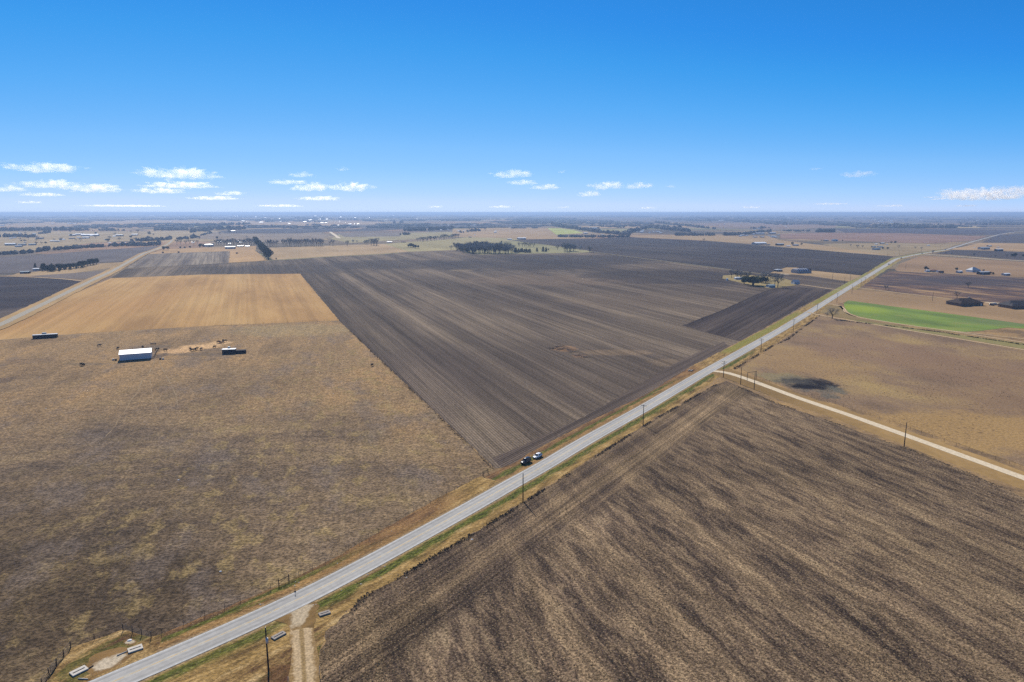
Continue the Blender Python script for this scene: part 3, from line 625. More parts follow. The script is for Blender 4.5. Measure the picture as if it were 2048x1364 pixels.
# cattle paths through the pasture
pathm = gravel('cattle_path_soil', (152, 134, 110))
def path(px, wd, label): strip('path', [G(*p) for p in px], [-wd, wd], pathm, .03, label, wob=.28, step=1.5)
path([(309, 722), (303, 738), (296, 749), (285, 760), (280, 772), (275, 785), (262, 800), (250, 822), (238, 838), (228, 856), (212, 872)], .16, 'cattle path running down-left from the barn')
path([(318, 722), (327, 742), (336, 757), (345, 775), (352, 790), (356, 812)], .14, 'cattle path running down-right from the barn')
path([(192, 776), (182, 795), (168, 812), (150, 834), (125, 862)], .10, 'faint path left of the barn')
path([(306, 742), (300, 760), (306, 800), (322, 838)], .08, 'short faint trail between the two cattle paths')
path([(420, 730), (470, 760), (500, 820), (520, 880)], .07, 'faint trail curving down from the shorter dark shed')
path([(-40, 681), (0, 680), (30, 678), (62, 674)], .55, 'track running to the long dark shed')
path([(116, 670), (150, 669.5), (185, 668)], .8, 'sandy track right of the long dark shed')

# ------------------------------------------------------------------ low far ridges
rb = NB('far_ridge'); rm = rb.done(rb.mul(C(120, 112, 100), rb.sm(rb.noise(scale=.002, detail=6, rough=.7), .3, .7, .7, 1.2)), .97, spec=.03)
for k, (dist, hh, dep, sd) in enumerate([(9000, 8, 3000, 1.3), (14000, 17, 5000, 7.7), (22000, 42, 8000, 4.1)]):
    V = []; Fc = []; nx = 160; ny = 8; W = dist * 1.3
    for i in range(nx + 1):
        x = -W + 2 * W * i / nx
        hgt = max(0, mn.fractal(Vector((x / (dist * .35), sd, 0)), .8, 2.1, 5) * .9 + .42) * hh
        for j in range(ny + 1):
            t = j / ny; V.append((x, dist + dep * t, hgt * math.sin(math.pi * t) ** 2 - .5))
    for i in range(nx):
        for j in range(ny): a = i * (ny + 1) + j; Fc.append((a, a + ny + 1, a + ny + 2, a + 1))
    o = link('hills', V, Fc, rm, smooth=True); o['kind'] = 'structure'; o['label'] = ['nearest low rise', 'middle low rise', 'low blue ridge on the horizon'][k]

# ------------------------------------------------------------------ trees
def ico(sub):
    bm = bmesh.new(); bmesh.ops.create_icosphere(bm, subdivisions=sub, radius=1)
    v = [x.co.copy() for x in bm.verts]; f = [tuple(q.index for q in p.verts) for p in bm.faces]; bm.free(); return v, f
def crown_quads(mb, c, rad, n, size, rnd, shell=.5):
    for _ in range(n):
        while True:
            p = Vector((rnd.uniform(-1, 1), rnd.uniform(-1, 1), rnd.uniform(-1, 1)))
            if p.length < 1: break
        if p.length > .01: p = p.normalized() * (p.length ** shell)
        p = Vector((p.x * rad[0], p.y * rad[1], p.z * rad[2])) + c
        a = Vector((rnd.gauss(0, 1), rnd.gauss(0, 1), rnd.gauss(0, 1))).normalized() * size * rnd.uniform(.5, 1.2)
        b = a.orthogonal().normalized() * size * rnd.uniform(.4, 1)
        mb.poly([p - a - b * .4, p + a * .3 - b, p + a + b * .3, p - a * .2 + b])
TREES = {}
def make_tree(kind, seed):
    rnd = random.Random(seed); root = empty('bare_tree' if kind.startswith('bare') else 'evergreen_tree', (0, -500, 0))
    t = MB(); cr = MB()
    if kind == 'bare':               # 10 m
        top = Vector((rnd.uniform(-.3, .3), rnd.uniform(-.3, .3), 3.0)); t.tube((0, 0, -.1), top, .38, .24, 7)
        for k in range(9):
            a = k * 2.4 + rnd.uniform(-.3, .3); rr = rnd.uniform(1.8, 3.4); e = top + Vector((math.cos(a) * rr, math.sin(a) * rr, rnd.uniform(2.2, 5.6)))
            t.tube(top, e, .14, .05, 5)
            for q in range(4):
                e2 = e + Vector((rnd.uniform(-1.6, 1.6), rnd.uniform(-1.6, 1.6), rnd.uniform(.2, 1.9))); t.tube(e.lerp(top, rnd.uniform(0, .5)), e2, .06, .02, 4)
                for s in range(22):
                    b0 = e.lerp(e2, rnd.uniform(0, 1)) + Vector((rnd.gauss(0, .5), rnd.gauss(0, .5), rnd.gauss(0, .5)))
                    d = Vector((rnd.gauss(0, .5), rnd.gauss(0, .5), abs(rnd.gauss(.5, .4)))); wd = d.orthogonal().normalized() * rnd.uniform(.05, .10)
                    cr.poly([b0 - wd, b0 + wd, b0 + d])
        cm = M['twigs']
    elif kind == 'evergreen':        # 10 m round live oak, 12 m wide
        t.tube((0, 0, -.1), (0, 0, 3.4), .5, .34, 7)
        for k in range(11):
            a = k * 2.4; rr = rnd.uniform(.5, 3.3) if k else 0; c = Vector((math.cos(a) * rr, math.sin(a) * rr, rnd.uniform(3.8, 7.2)))
            t.tube((0, 0, 3), c, .2, .06, 5); crown_quads(cr, c, (2.3, 2.3, 1.9), 130, .42, rnd)
        cm = M['evergreen']
    else:                            # cedar: taller, narrower
        t.tube((0, 0, -.1), (0, 0, 7), .3, .08, 6)
        for k in range(10):
            z = 1.4 + k * .85; rr = 2.5 * (1 - (k / 10) ** 1.6) + .4
            for q in range(4):
                a = rnd.uniform(0, 6.3); c = Vector((math.cos(a) * rr * .45, math.sin(a) * rr * .45, z + rnd.uniform(-.3, .3)))
                crown_quads(cr, c, (rr * .75, rr * .75, .8), 30, .4, rnd)
        cm = M['evergreen_pale'] if kind == 'cedar_pale' else M['evergreen']
    t.build('trunk', M['bark'], root, True); cr.build('crown', cm, root)
    return root
for kind in ('bare', 'evergreen', 'cedar', 'cedar_pale'):
    TREES[kind] = [make_tree(kind, 11 * len(TREES) + k) for k in range(3)]
USED = set()
def tree(kind, x, y, hpx, label, group=None, wide=1.0):
    """hpx = height in photo pixels"""
    k = random.randrange(3); src = TREES[kind][k]
    if (kind, k) in USED: o = copy_tree(src)
    else: USED.add((kind, k)); o = src
    p = G(x, y); h = hpx * mpp(x, y) / (10. if kind != 'bare' else 9.2)
    o.location = (p.x, p.y, 0); o.rotation_euler = (0, 0, random.uniform(0, 6.28)); o.scale = (h * wide, h * wide, h)
    if 'group' in o: del o['group']
    tag(o, label, 'tree', group); return o
def row(kind, pts, n, hpx, label, group, wide=1.0, jx=1.5, jy=.8, var=.2):
    for i in range(n):
        t = (i + .5) / n * (len(pts) - 1); a = pts[min(int(t), len(pts) - 2)]; b = pts[min(int(t), len(pts) - 2) + 1]; f = t - min(int(t), len(pts) - 2)
        tree(kind, a[0] + (b[0] - a[0]) * f + random.uniform(-jx, jx), a[1] + (b[1] - a[1]) * f + random.uniform(-jy, jy), hpx * random.uniform(1 - var, 1 + var), label, group, wide)
# evergreen belt by the left road
row('cedar', [(84, 541), (112, 543)], 6, 13, 'dark evergreen at the left end of the evergreen belt by the small tan-yard farm', 'evergreens at the left end of the belt', 1.2)
row('evergreen', [(112, 540), (160, 536), (195, 528)], 12, 14, 'dark evergreen in the long belt between the grey field and the left road', 'evergreens in the belt by the left road', .95)
row('cedar_pale', [(115, 541), (140, 539), (172, 536)], 5, 10, 'paler green tree on the near side of the evergreen belt', 'paler trees in the evergreen belt', 1.3)
tree('cedar', 71, 535, 9, 'small evergreen standing alone left of the evergreen belt behind the white-roofed shed')
tree('evergreen', 119, 543.5, 6, 'low round bush in front of the evergreen belt', wide=1.3)
tree('evergreen', 328, 500, 9, 'left of the two dark round oaks right beside the far end of the left road', wide=1.0)
tree('evergreen', 336, 500, 9, 'right of the two dark round oaks right beside the far end of the left road', wide=1.0)
for i, (x, y) in enumerate([(361, 497), (370, 497), (380, 496)]): tree('evergreen', x, y, 4.6, ['left', 'middle', 'right'][i] + ' of three small dark bushes in a line on the tan strip', wide=1.1)
row('evergreen', [(397, 494), (410, 494)], 4, 7, 'dark tree clustered left of the white-roofed farmhouse behind the striped field', 'dark trees by the white farmhouse')
tree('evergreen', 427, 492, 6, 'dark tree right of the white-roofed farmhouse behind the striped field')
row('bare', [(430, 491), (512, 490)], 16, 11, 'bare tree in the line behind the farm buildings right of the white farmhouse', 'bare trees behind the farmstead', 1.0)
row('bare', [(350, 488), (400, 489)], 6, 8, 'bare tree by the bend at the end of the left road', 'bare trees by the end of the left road', 1.0)
# hedgerow running towards the camera
for i in range(15):
    t = i / 14.; tree('evergreen', 511 + 27 * t ** 1.1 + random.uniform(-1.2, 1.2), 484 + 34.5 * t, 13 + 9 * t, 'dark tree in the thick hedgerow that runs towards the camera from the bare-tree line', 'trees of the hedgerow', .95)
tree('evergreen', 553, 519, 4, 'tiny dark bush standing alone right of the hedgerow end')
row('bare', [(533, 493), (554, 493)], 6, 12, 'bare tree in the short row just right of the hedgerow', 'bare trees right of the hedgerow', .8)
row('bare', [(566, 493), (648, 492)], 24, 13, 'bare tree in the long straight row at the back of the tan field', 'bare trees in the long row', .75, var=.15)
for i, (x, y, h) in enumerate([(660, 490, 7), (666, 491, 11)]): tree('bare', x, y, h, ['small', 'taller'][i] + ' bare tree of the pair just right of the long row', wide=.9)
tree('bare', 695, 492, 10, 'single bare tree standing between the long row and the far trees'); tree('bare', 706, 487, 7, 'bare tree a little behind the single bare tree'); tree('bare', 714, 486, 5, 'small low bare tree beyond the single bare tree')
row('bare', [(728, 489), (736, 489)], 3, 8, 'bare tree in the small clump at the middle distance', 'bare trees of the small clump', .9)
row('bare', [(742, 491), (757, 491)], 5, 12, 'taller bare tree in the clump next to the small one', 'bare trees of the taller clump', .9)
row('evergreen', [(816, 495), (837, 497)], 6, 9, 'grey-green tree in the compact clump at the corner of the tan field', 'trees of the compact clump', .9)
row('bare', [(835, 484), (918, 476)], 22, 8, 'bare tree in the belt running right from behind the compact clump', 'bare trees of the middle belt', 1.1)
tree('bare', 902, 500, 9, 'bare tree standing just left of the big grove', wide=.9)
GROVE = 'tall grey tree in the big dense grove behind the ploughed field'
row('bare', [(913, 500), (930, 504), (950, 508)], 20, 14, GROVE, 'trees of the big grove', 1.15)
row('bare', [(945, 506), (1024, 507)], 34, 15, GROVE, 'trees of the big grove', 1.15)
row('cedar_pale', [(915, 500), (940, 505), (1020, 503)], 8, 12, 'grey-green tree inside the big dense grove', 'green trees of the big grove', 1.0)
row('bare', [(935, 499), (1020, 500)], 24, 13, GROVE, 'trees of the big grove', 1.2)
tree('evergreen', 954, 487, 6, 'round dark tree alone on the olive slope above the grove'); tree('evergreen', 1003, 485, 4, 'small dark tree near the white house above the grove')
row('cedar_pale', [(1027, 505), (1062, 505)], 9, 9, 'grey-green orchard tree on the grass right of the big grove', 'orchard trees right of the grove', 1.3)
row('bare', [(1036, 494), (1070, 495)], 7, 9, 'bare orchard tree on the back of the grass patch', 'bare orchard trees', 1.0)
for x, y, h in [(1074, 504, 9), (1086, 504, 11), (1092, 504, 9)]: tree('cedar_pale', x, y, h, 'grey-green tree in the middle of the grass patch right of the grove', 'grey-green trees on the grass patch', 1.1)
tree('evergreen', 1097, 501, 4.5, 'small dark bush on the grass patch'); tree('bare', 1115, 500, 9, 'dark bare tree at the left of the second clump')
row('bare', [(1127, 503), (1140, 503)], 7, 14, 'dark bare tree in the second clump right of the orchard', 'trees of the second clump', 1.0)
row('bare', [(1140, 503), (1152, 503)], 5, 11, 'lower bare tree at the right of the second clump', 'lower trees of the second clump', 1.0)
tree('bare', 1160, 501, 8, 'bare tree between the second clump and the lone tree'); tree('bare', 1179, 504.5, 11, 'lone dark tree at the end of the pale track', wide=1.0); tree('bare', 1180, 504.2, 10, 'second stem beside the lone dark tree at the end of the pale track')
tree('bare', 1407, 483, 6, 'single bare tree on the edge of the long dark field')
# old farm on the right
tree('evergreen', 1506, 571, 23, 'huge dark live oak at the old farm', wide=2.0)
tree('evergreen', 1488, 568, 14, 'smaller dark oak joined to the left of the huge live oak', wide=1.4)
tree('evergreen', 1526, 566, 14, 'dark oak behind the right side of the huge live oak', wide=1.3)
tree('bare', 1463, 556, 16, 'dark bare tree at the left end of the old farm', wide=.8)
row('bare', [(1472, 554), (1486, 554)], 3, 11, 'bare tree behind the white house of the old farm', 'bare trees behind the old farmhouse')
row('bare', [(1516, 562), (1542, 560)], 5, 15, 'bare tree between the live oak and the big bare tree', 'bare trees between the oaks')
tree('bare', 1555, 575, 25, 'big bare spreading tree next to the blue shed', wide=.95); tree('bare', 1549, 571, 22, 'bare tree leaning on the left of the big bare spreading tree', wide=.8)
tree('evergreen', 1620, 540.5, 4, 'little dark bush right of the striped-roof barn', wide=.8)
for x, y, h, l in [(1584, 490, 7, 'dark tree left of the grey house beyond the long dark field'), (1603, 490.5, 5, 'dark spreading bush right of the grey house beyond the long dark field'), (1643, 482, 3.2, 'small round bush left of the brown-roofed house'), (1685, 482, 3.4, 'small round bush right of the grey-blue house'),
                (1775, 499, 6, 'dark tree at the right end of the far roadside farm'), (1766, 499, 5, 'dark bush in the far roadside farm'), (1782, 487, 5, 'left dark tree of the pair behind the far roadside farm'), (1790, 487, 6, 'right dark tree of the pair behind the far roadside farm'),
                (1851, 540, 9, 'dark round tree left of the cream and red-roofed houses'), (1913, 541, 7, 'small dark tree left of the long grey house with the blue roof'), (1967, 543, 5, 'dark tree behind the long dark barn'), (1856, 541, 6, 'low dark bush joined to the dark round tree by the cream house'),
                (1980, 549, 7, 'left dark bush in front of the long dark barn'), (1986, 549.5, 6, 'right dark bush in front of the long dark barn'), (2030, 514, 9, 'big dark tree by the far right lane'), (2024, 514, 7, 'dark tree left of the big dark tree by the far right lane'), (2046, 514, 6, 'dark tree at the right frame edge by the lane')]:
    tree('evergreen', x, y, h, l)
for x, y, h, l, wd in [(1691, 468, 3, 'tiny bare tree left on the edge of the pink field', 1), (1719, 468.5, 3.4, 'tiny bare tree right on the edge of the pink field', 1), (1701, 493.5, 5, 'bare tree left of three by the far roadside farm', 1), (1715, 496, 6, 'wide bare tree in the middle of three by the far roadside farm', 1.3), (1725, 496, 5, 'bare tree right of three by the far roadside farm', 1),
                (1797, 496, 5, 'bare tree on the left bank of the far road', 1.2), (1830, 498, 4.5, 'flat bare tree near the far road, left of two', 1.4), (1843, 499, 4.6, 'flat bare tree near the far road, right of two', 1.4), (1865, 508, 7, 'dark bare tree at the corner of the far right lane', .9), (1880, 509.5, 4.5, 'first small bare tree along the far right lane', 1), (1892, 509, 4.5, 'second small bare tree along the far right lane', 1), (1903, 509.5, 4, 'third small bare tree along the far right lane', 1),
                (1948, 513, 6, 'bare tree halfway along the far right lane', .9), (1990, 515, 5, 'bare tree near the right end of the far right lane', 1), (2013, 515, 6, 'bare tree just left of the dark trees by the far right lane', 1),
                (1771, 579.5, 8, 'squat bare bush beside the lane to the dark ranch house', 1.3), (1936, 575, 10, 'wide low scrub tree in the burnt field', 1.6), (1913.5, 598, 16, 'bare tree by the end of the lane at the dark ranch house', .9), (1664, 637, 19, 'wide bare tree standing between the two tracks', 1.5), (1654, 633, 8, 'low bare bush left of the wide bare tree between the tracks', 1.3)]:
    tree('bare', x, y, h, l, wide=wd)
for x, y, h, l in [(1577, 677, 3, 'dark low bush at the bend of the weedy fence line'), (1468, 738, 3, 'dark low bush at the lane corner of the weedy fence line')]: tree('evergreen', x, y, h, l, wide=1.5)
row('bare', [(1468, 556), (1500, 560)], 6, 13, 'bare tree in the dense dark clump around the old farmhouse', 'bare trees of the old farm clump', 1.2)
row('evergreen', [(1486, 562), (1534, 566)], 6, 11, 'dark evergreen in the dense clump around the old farmhouse', 'evergreens of the old farm clump', 1.3)
for i in range(75):
    y_ = random.uniform(466, 491); x_ = random.uniform(5, 330) if i < 38 else random.uniform(350, 500) if i < 46 else random.uniform(930, 1010)
    if i >= 46: y_ = random.uniform(458, 472)
    if i >= 60: x_ = random.uniform(1230, 1560); y_ = random.uniform(459, 474)
    if y_ > 492 - x_ * .03 or (x_ > 930 and x_ < 1010 and y_ > 476): continue
    tree('bare' if i % 4 else 'evergreen', x_, y_, random.uniform(3.5, 7), 'small tree scattered among the far farm buildings and pastures', 'small trees scattered over the far pastures', 1.2)
# far woods that read as one mass
iv, if_ = ico(1)
def wood(name, label, pts, hpx, dens, mat, thick=1.0):
    V = []; Fc = []
    for i in range(len(pts) - 1):
        a, b = pts[i], pts[i + 1]; n = max(1, int(abs(b[0] - a[0]) * dens))
        for k in range(n):
            t = random.random(); x = a[0] + (b[0] - a[0]) * t + random.uniform(-1, 1); y = a[1] + (b[1] - a[1]) * t + random.uniform(-.5, .5) * thick
            p = G(x, y); m = mpp(x, y); gp = mn.noise(Vector((x * .12, y * .5, 4)))
            if gp < -.18 + random.uniform(-.2, .2): continue
            h = hpx * m * random.uniform(.4, 1.0) * (1 + .5 * gp); r = h * random.uniform(.25, .6)
            base = len(V); s1 = random.uniform(.8, 1.2)
            for v in iv:
                q = 1 + .8 * mn.noise(v * 1.7 + Vector((base * .13, 0, 0)))
                V.append((p.x + v.x * r * q * s1, p.y + v.y * r * q, max(0, h * .5 + v.z * h * .5 * q)))
            Fc += [tuple(base + j for j in f) for f in if_]
    o = link(name, V, Fc, mat); tag(o, label, 'wood', kind='stuff'); return o
def wmat(name, c1, c2):
    b = NB(name); r = b.n('ShaderNodeNewGeometry').outputs['Random Per Island']; n = b.noise(scale=.25, detail=4, rough=.7, dims='3D')
    return b.done(b.mul(b.mix(r, c1, c2), b.sm(n, .3, .7, .5, 1.4)), .95, n, 1, 2, .03)
WM = wmat('far_wood', (.09, .088, .082, 1), (.22, .205, .18, 1)); WD = wmat('far_wood_dark', (.05, .052, .046, 1), (.12, .115, .10, 1))
WOODS = [('tree belt along the far side of the grey field, left edge', [(-60, 512), (0, 510), (60, 506), (100, 500)], 9, 3.5), ('tree belt behind the grey field left of the road', [(108, 500), (180, 495), (256, 491), (320, 490)], 8, 3.2),
 ('wood in front of the far left farms', [(-60, 476), (0, 474), (70, 474)], 8, 3), ('wood left of the village barns', [(78, 468), (108, 465)], 6, 3), ('dark far wood across the left', [(-60, 462), (60, 461), (160, 461)], 8, 3.2), ('low wood behind the long white barn', [(160, 461), (190, 461)], 4, 2), ('far thin wood upper left', [(195, 453), (256, 453), (298, 453)], 4, 3), ('far hedge left', [(198, 461), (250, 461)], 5, 3),
 ('wood by the end of the left road', [(262, 483), (330, 480), (345, 478)], 8, 2.6), ('thin wood behind the left road end', [(256, 492), (320, 491)], 5, 2), ('wood left of the black strip', [(310, 461), (360, 460), (420, 463)], 6, 3), ('far wood above the black strip, left', [(316, 454), (400, 452), (500, 449)], 6, 3), ('wood climbing to the black strip', [(380, 465), (430, 459), (490, 459)], 9, 3),
 ('hedge beside the tan rise', [(400, 472), (425, 466)], 5, 2), ('scrub behind the farmhouse', [(355, 480), (395, 475), (400, 478)], 7, 2), ('thin far hedge in the centre', [(590, 437), (700, 440), (768, 444)], 4, 2.5), ('far wood by the tan field', [(510, 455), (545, 454)], 5, 2), ('far wood near the white track', [(610, 451), (640, 450)], 4, 2),
 ('dense wood on the mid slope, left', [(800, 470), (820, 469)], 5, 4), ('dense wood on the mid slope', [(808, 462), (860, 461), (905, 458)], 8, 5), ('trees round the pale farm above the grove', [(920, 466), (945, 463), (962, 462)], 6, 1.6), ('far wood right of centre, small', [(788, 446), (806, 446)], 5, 3), ('thin far hedge above the tan slope', [(880, 442), (960, 441)], 2.5, 3),
 ('long wood descending behind the lime field', [(1105, 452), (1150, 458), (1200, 466), (1260, 470)], 8, 4.5), ('wood in front of the lime field', [(1115, 474), (1200, 475), (1258, 474)], 6, 3.2), ('thick wood right of the lime field', [(1180, 452), (1250, 456)], 4, 3), ('wood between the white houses', [(1255, 467), (1300, 456), (1380, 464)], 9, 4), ('long thin wood sloping right', [(1310, 446), (1370, 452), (1430, 458)], 5, 4),
 ('grey wood behind the tan strip', [(1350, 471), (1430, 471)], 7, 3.5), ('wood by the far white farm', [(1445, 471), (1480, 470), (1540, 464)], 7, 3), ('wood behind the white barns', [(1500, 458), (1540, 456)], 5, 2.5), ('dark clump left of the pink field', [(1628, 464), (1668, 464)], 8, 4.5), ('scrub left of the pink field', [(1565, 462), (1620, 463)], 4, 2),
 ('far wood beyond the road, left part', [(1745, 455), (1830, 456), (1912, 456)], 9, 4), ('far wood beyond the road, right part', [(1920, 449), (2048, 450), (2120, 450)], 5, 3.5), ('far hedge upper right', [(1560, 441), (1605, 441)], 3, 3), ('tiny far clump upper right', [(1560, 435), (1570, 435)], 3.4, 3), ('small far clump right', [(1668, 439), (1684, 439)], 3.4, 3), ('faint far hedge left', [(1024, 438), (1130, 436)], 2, 2), ('small clump on the far plain', [(1062, 441), (1095, 441)], 3.4, 2.5), ('clump beside the far sheds', [(1137, 443), (1150, 443)], 3.5, 2.5)]
for l, p, h, d in WOODS: wood('tree_belt', l, p, h * .85, d, WD if 'dark' in l or 'dense' in l or 'thick' in l else WM, 1.6)
V = []; Fc = []
for k in range(5200):                 # scattered hedges and woods to the horizon
    d = 3500 * math.exp(random.random() ** .8 * 2.05); ang = random.uniform(-.72, .72); x = d * math.tan(ang); y = d
    if mn.noise(Vector((x / 900, y / 2200, 5))) + .6 * mn.noise(Vector((x / 300, y / 700, 9))) < .08: continue
    for q in range(4):
        h = random.uniform(4, 9) * (1 + d / 26000); r = random.uniform(8, 26) * (1 + d / 12000); cx = x + random.uniform(-2, 2) * r * 1.6; cy = y + random.uniform(-1, 1) * 25; base = len(V)
        for v in iv[:]: V.append((cx + v.x * r, cy + v.y * 8, max(0, h * .4 + v.z * h * .6)))
        Fc += [tuple(base + j for j in f) for f in if_]
o = link('distant_woods', V, Fc, WM); tag(o, 'scattered hedges and woods fading into the blue distance', 'woods', kind='stuff')

# ------------------------------------------------------------------ buildings
def gable(x, y, wpx, label, roof='white_metal', wall='white_wall', name='barn', cat='barn', depth=.55, hh=None, rot=0, group=None, hip=False, rise=.13, detail=True, doors=1, wins=2, porch=False):
    """width in photo pixels; local x along the ridge"""
    p = G(x, y); m = mpp(x, y); L = wpx * m; D = max(4, L * depth) if wpx > 8 else L * max(depth, .6); h = hh or max(2.6, min(4.5, L * .22)); rz = R(rot)
    r = empty(name, (p.x, p.y, 0), rz); tag(r, label, cat, group); a = L / 2; b = D / 2; rh = D * rise
    M_w = M[wall]; w_ = MB(); w_.box(-a, a, -b, b, -.1, h)
    if not hip:
        n = len(w_.v); w_.v += [(-a, -b, h), (-a, b, h), (-a, 0, h + rh), (a, -b, h), (a, b, h), (a, 0, h + rh)]; w_.f += [(n, n + 1, n + 2), (n + 3, n + 5, n + 4)]
    w_.build('wall', M_w, r); rf = MB(); e = max(.25, L * .015); t = .16; hi = a if not hip else max(.3, a - b)
    ax = a + e; by = b + e; dz = rh * e / b; ex = ax if not hip else hi; Z0 = h - dz + .03; Z1 = h + rh + .03
    rf.v = [(-ax, -by, Z0), (ax, -by, Z0), (ax, by, Z0), (-ax, by, Z0), (-ex, 0, Z1), (ex, 0, Z1)]; rf.v += [(u, v, z - t) for u, v, z in rf.v]
    rf.f = [(0, 1, 5, 4), (2, 3, 4, 5), (1, 2, 5), (3, 0, 4), (0, 6, 7, 1), (2, 8, 9, 3), (1, 7, 8, 2), (3, 9, 6, 0)] if hip else [(0, 1, 5, 4), (2, 3, 4, 5), (6, 10, 11, 7), (8, 11, 10, 9), (0, 6, 7, 1), (2, 8, 9, 3), (1, 7, 11, 5), (5, 11, 8, 2), (0, 4, 10, 6), (3, 9, 10, 4)]
    if hip: rf.f += [(6, 9, 8, 7)]
    rf.build('roof', M[roof], r)
    if detail:
        for k in range(doors):
            dx = -a * .5 + k * a * .6; dw = min(1.6, L * .12)
            MB().box(dx - dw, dx + dw, -b - .06, -b + .02, 0, min(h * .82, 3.2)).build('door', M['grey_wall' if wall != 'grey_wall' else 'white_wall'], r)
        for k in range(wins):
            dx = a * .1 + k * a * .8 / max(1, wins); f = MB().box(dx, dx + .9, -b - .05, -b + .02, 1.0, 2.0).build('window', M['glass'], r)
    return r
# the white barn in the pasture
bp = [G(240, 723), G(303, 718)]
bd = (bp[1] - bp[0]); bl = bd.length; ba = math.atan2(bd.y, bd.x); cen = (bp[0] + bp[1]) / 2
barn = empty('barn', (cen.x, cen.y, 0), ba); tag(barn, 'long white metal barn with a bright white roof alone in the brown pasture', 'barn')
bw = bl / 2; BD = 13.0; hF = 3.9; hB = 5.0
wb = MB(); wb.v = [(-bw, 0, -.1), (bw, 0, -.1), (bw, BD, -.1), (-bw, BD, -.1), (-bw, 0, hF), (bw, 0, hF), (bw, BD, hF), (-bw, BD, hF), (-bw, BD / 2, hB), (bw, BD / 2, hB)]
wb.f = [(0, 1, 5, 4), (1, 2, 6, 9, 5), (2, 3, 7, 6), (3, 0, 4, 8, 7)]; wb.build('wall', M['shed_wall'], barn)
rr = MB(); rr.v = [(-bw - .3, -.4, hF - .05), (bw + .3, -.4, hF - .05), (bw + .3, BD / 2, hB + .1), (-bw - .3, BD / 2, hB + .1), (bw + .3, BD + .4, hF - .05), (-bw - .3, BD + .4, hF - .05)]
rr.v += [(u, v, z - .15) for u, v, z in rr.v]; rr.f = [(0, 1, 2, 3), (3, 2, 4, 5), (6, 9, 8, 7), (9, 11, 10, 8), (0, 6, 7, 1), (5, 4, 10, 11), (1, 7, 8, 2), (2, 8, 10, 4), (0, 3, 9, 6), (3, 5, 11, 9)]; rr.build('roof', M['white_metal'], barn)
MB().box(-bw, bw, -.05, -.01, 0, .45).build('base_trim', M['dark_wall'], barn)
MB().box(bw - .02, bw + .06, 4.5, 8.5, 0, 3.2).build('door', M['grey_wall'], barn)
# long dark sheds
def long_shed(x0, y0, x1, y1, label, ext=None, hgt=2.3, dp=2.6, back=True):
    A_, B_ = G(x0, y0), G(x1, y1); d = B_ - A_; L = d.length; c = (A_ + B_) / 2; r = empty('feed_shed', (c.x, c.y, 0), math.atan2(d.y, d.x)); tag(r, label, 'shed')
    MB().box(-L / 2, L / 2, 0, dp, -.1, hgt).build('wall', M['dark_wall'], r); MB().box(-L / 2 - .15, L / 2 + .1, -.12, dp + .2, hgt + .003, hgt + .13).build('roof', M['grey_metal'], r)
    if ext: MB().box(L / 2 + .12, L / 2 + ext, .1, dp - .3, -.1, hgt * .68).build('side_wall', M['dark_wall'], r); MB().box(L / 2 + .12, L / 2 + ext + .1, 0, dp - .2, hgt * .68 + .003, hgt * .68 + .1).build('side_roof', M['dark_shingle'], r)
    if back: MB().box(-L * .15, L * .02, dp + .25, dp + 1.8, -.1, hgt + .9).build('feed_bin', M['teal_metal'], r)
    return r
long_shed(65.5, 678, 115, 675, 'long low dark shed with a thin pale roof near the left frame edge')
long_shed(444.5, 708.5, 471, 707.5, 'shorter dark shed with pale roof and a lower black extension right of the feeding ground', ext=5.5, hgt=2.6, dp=3.2)
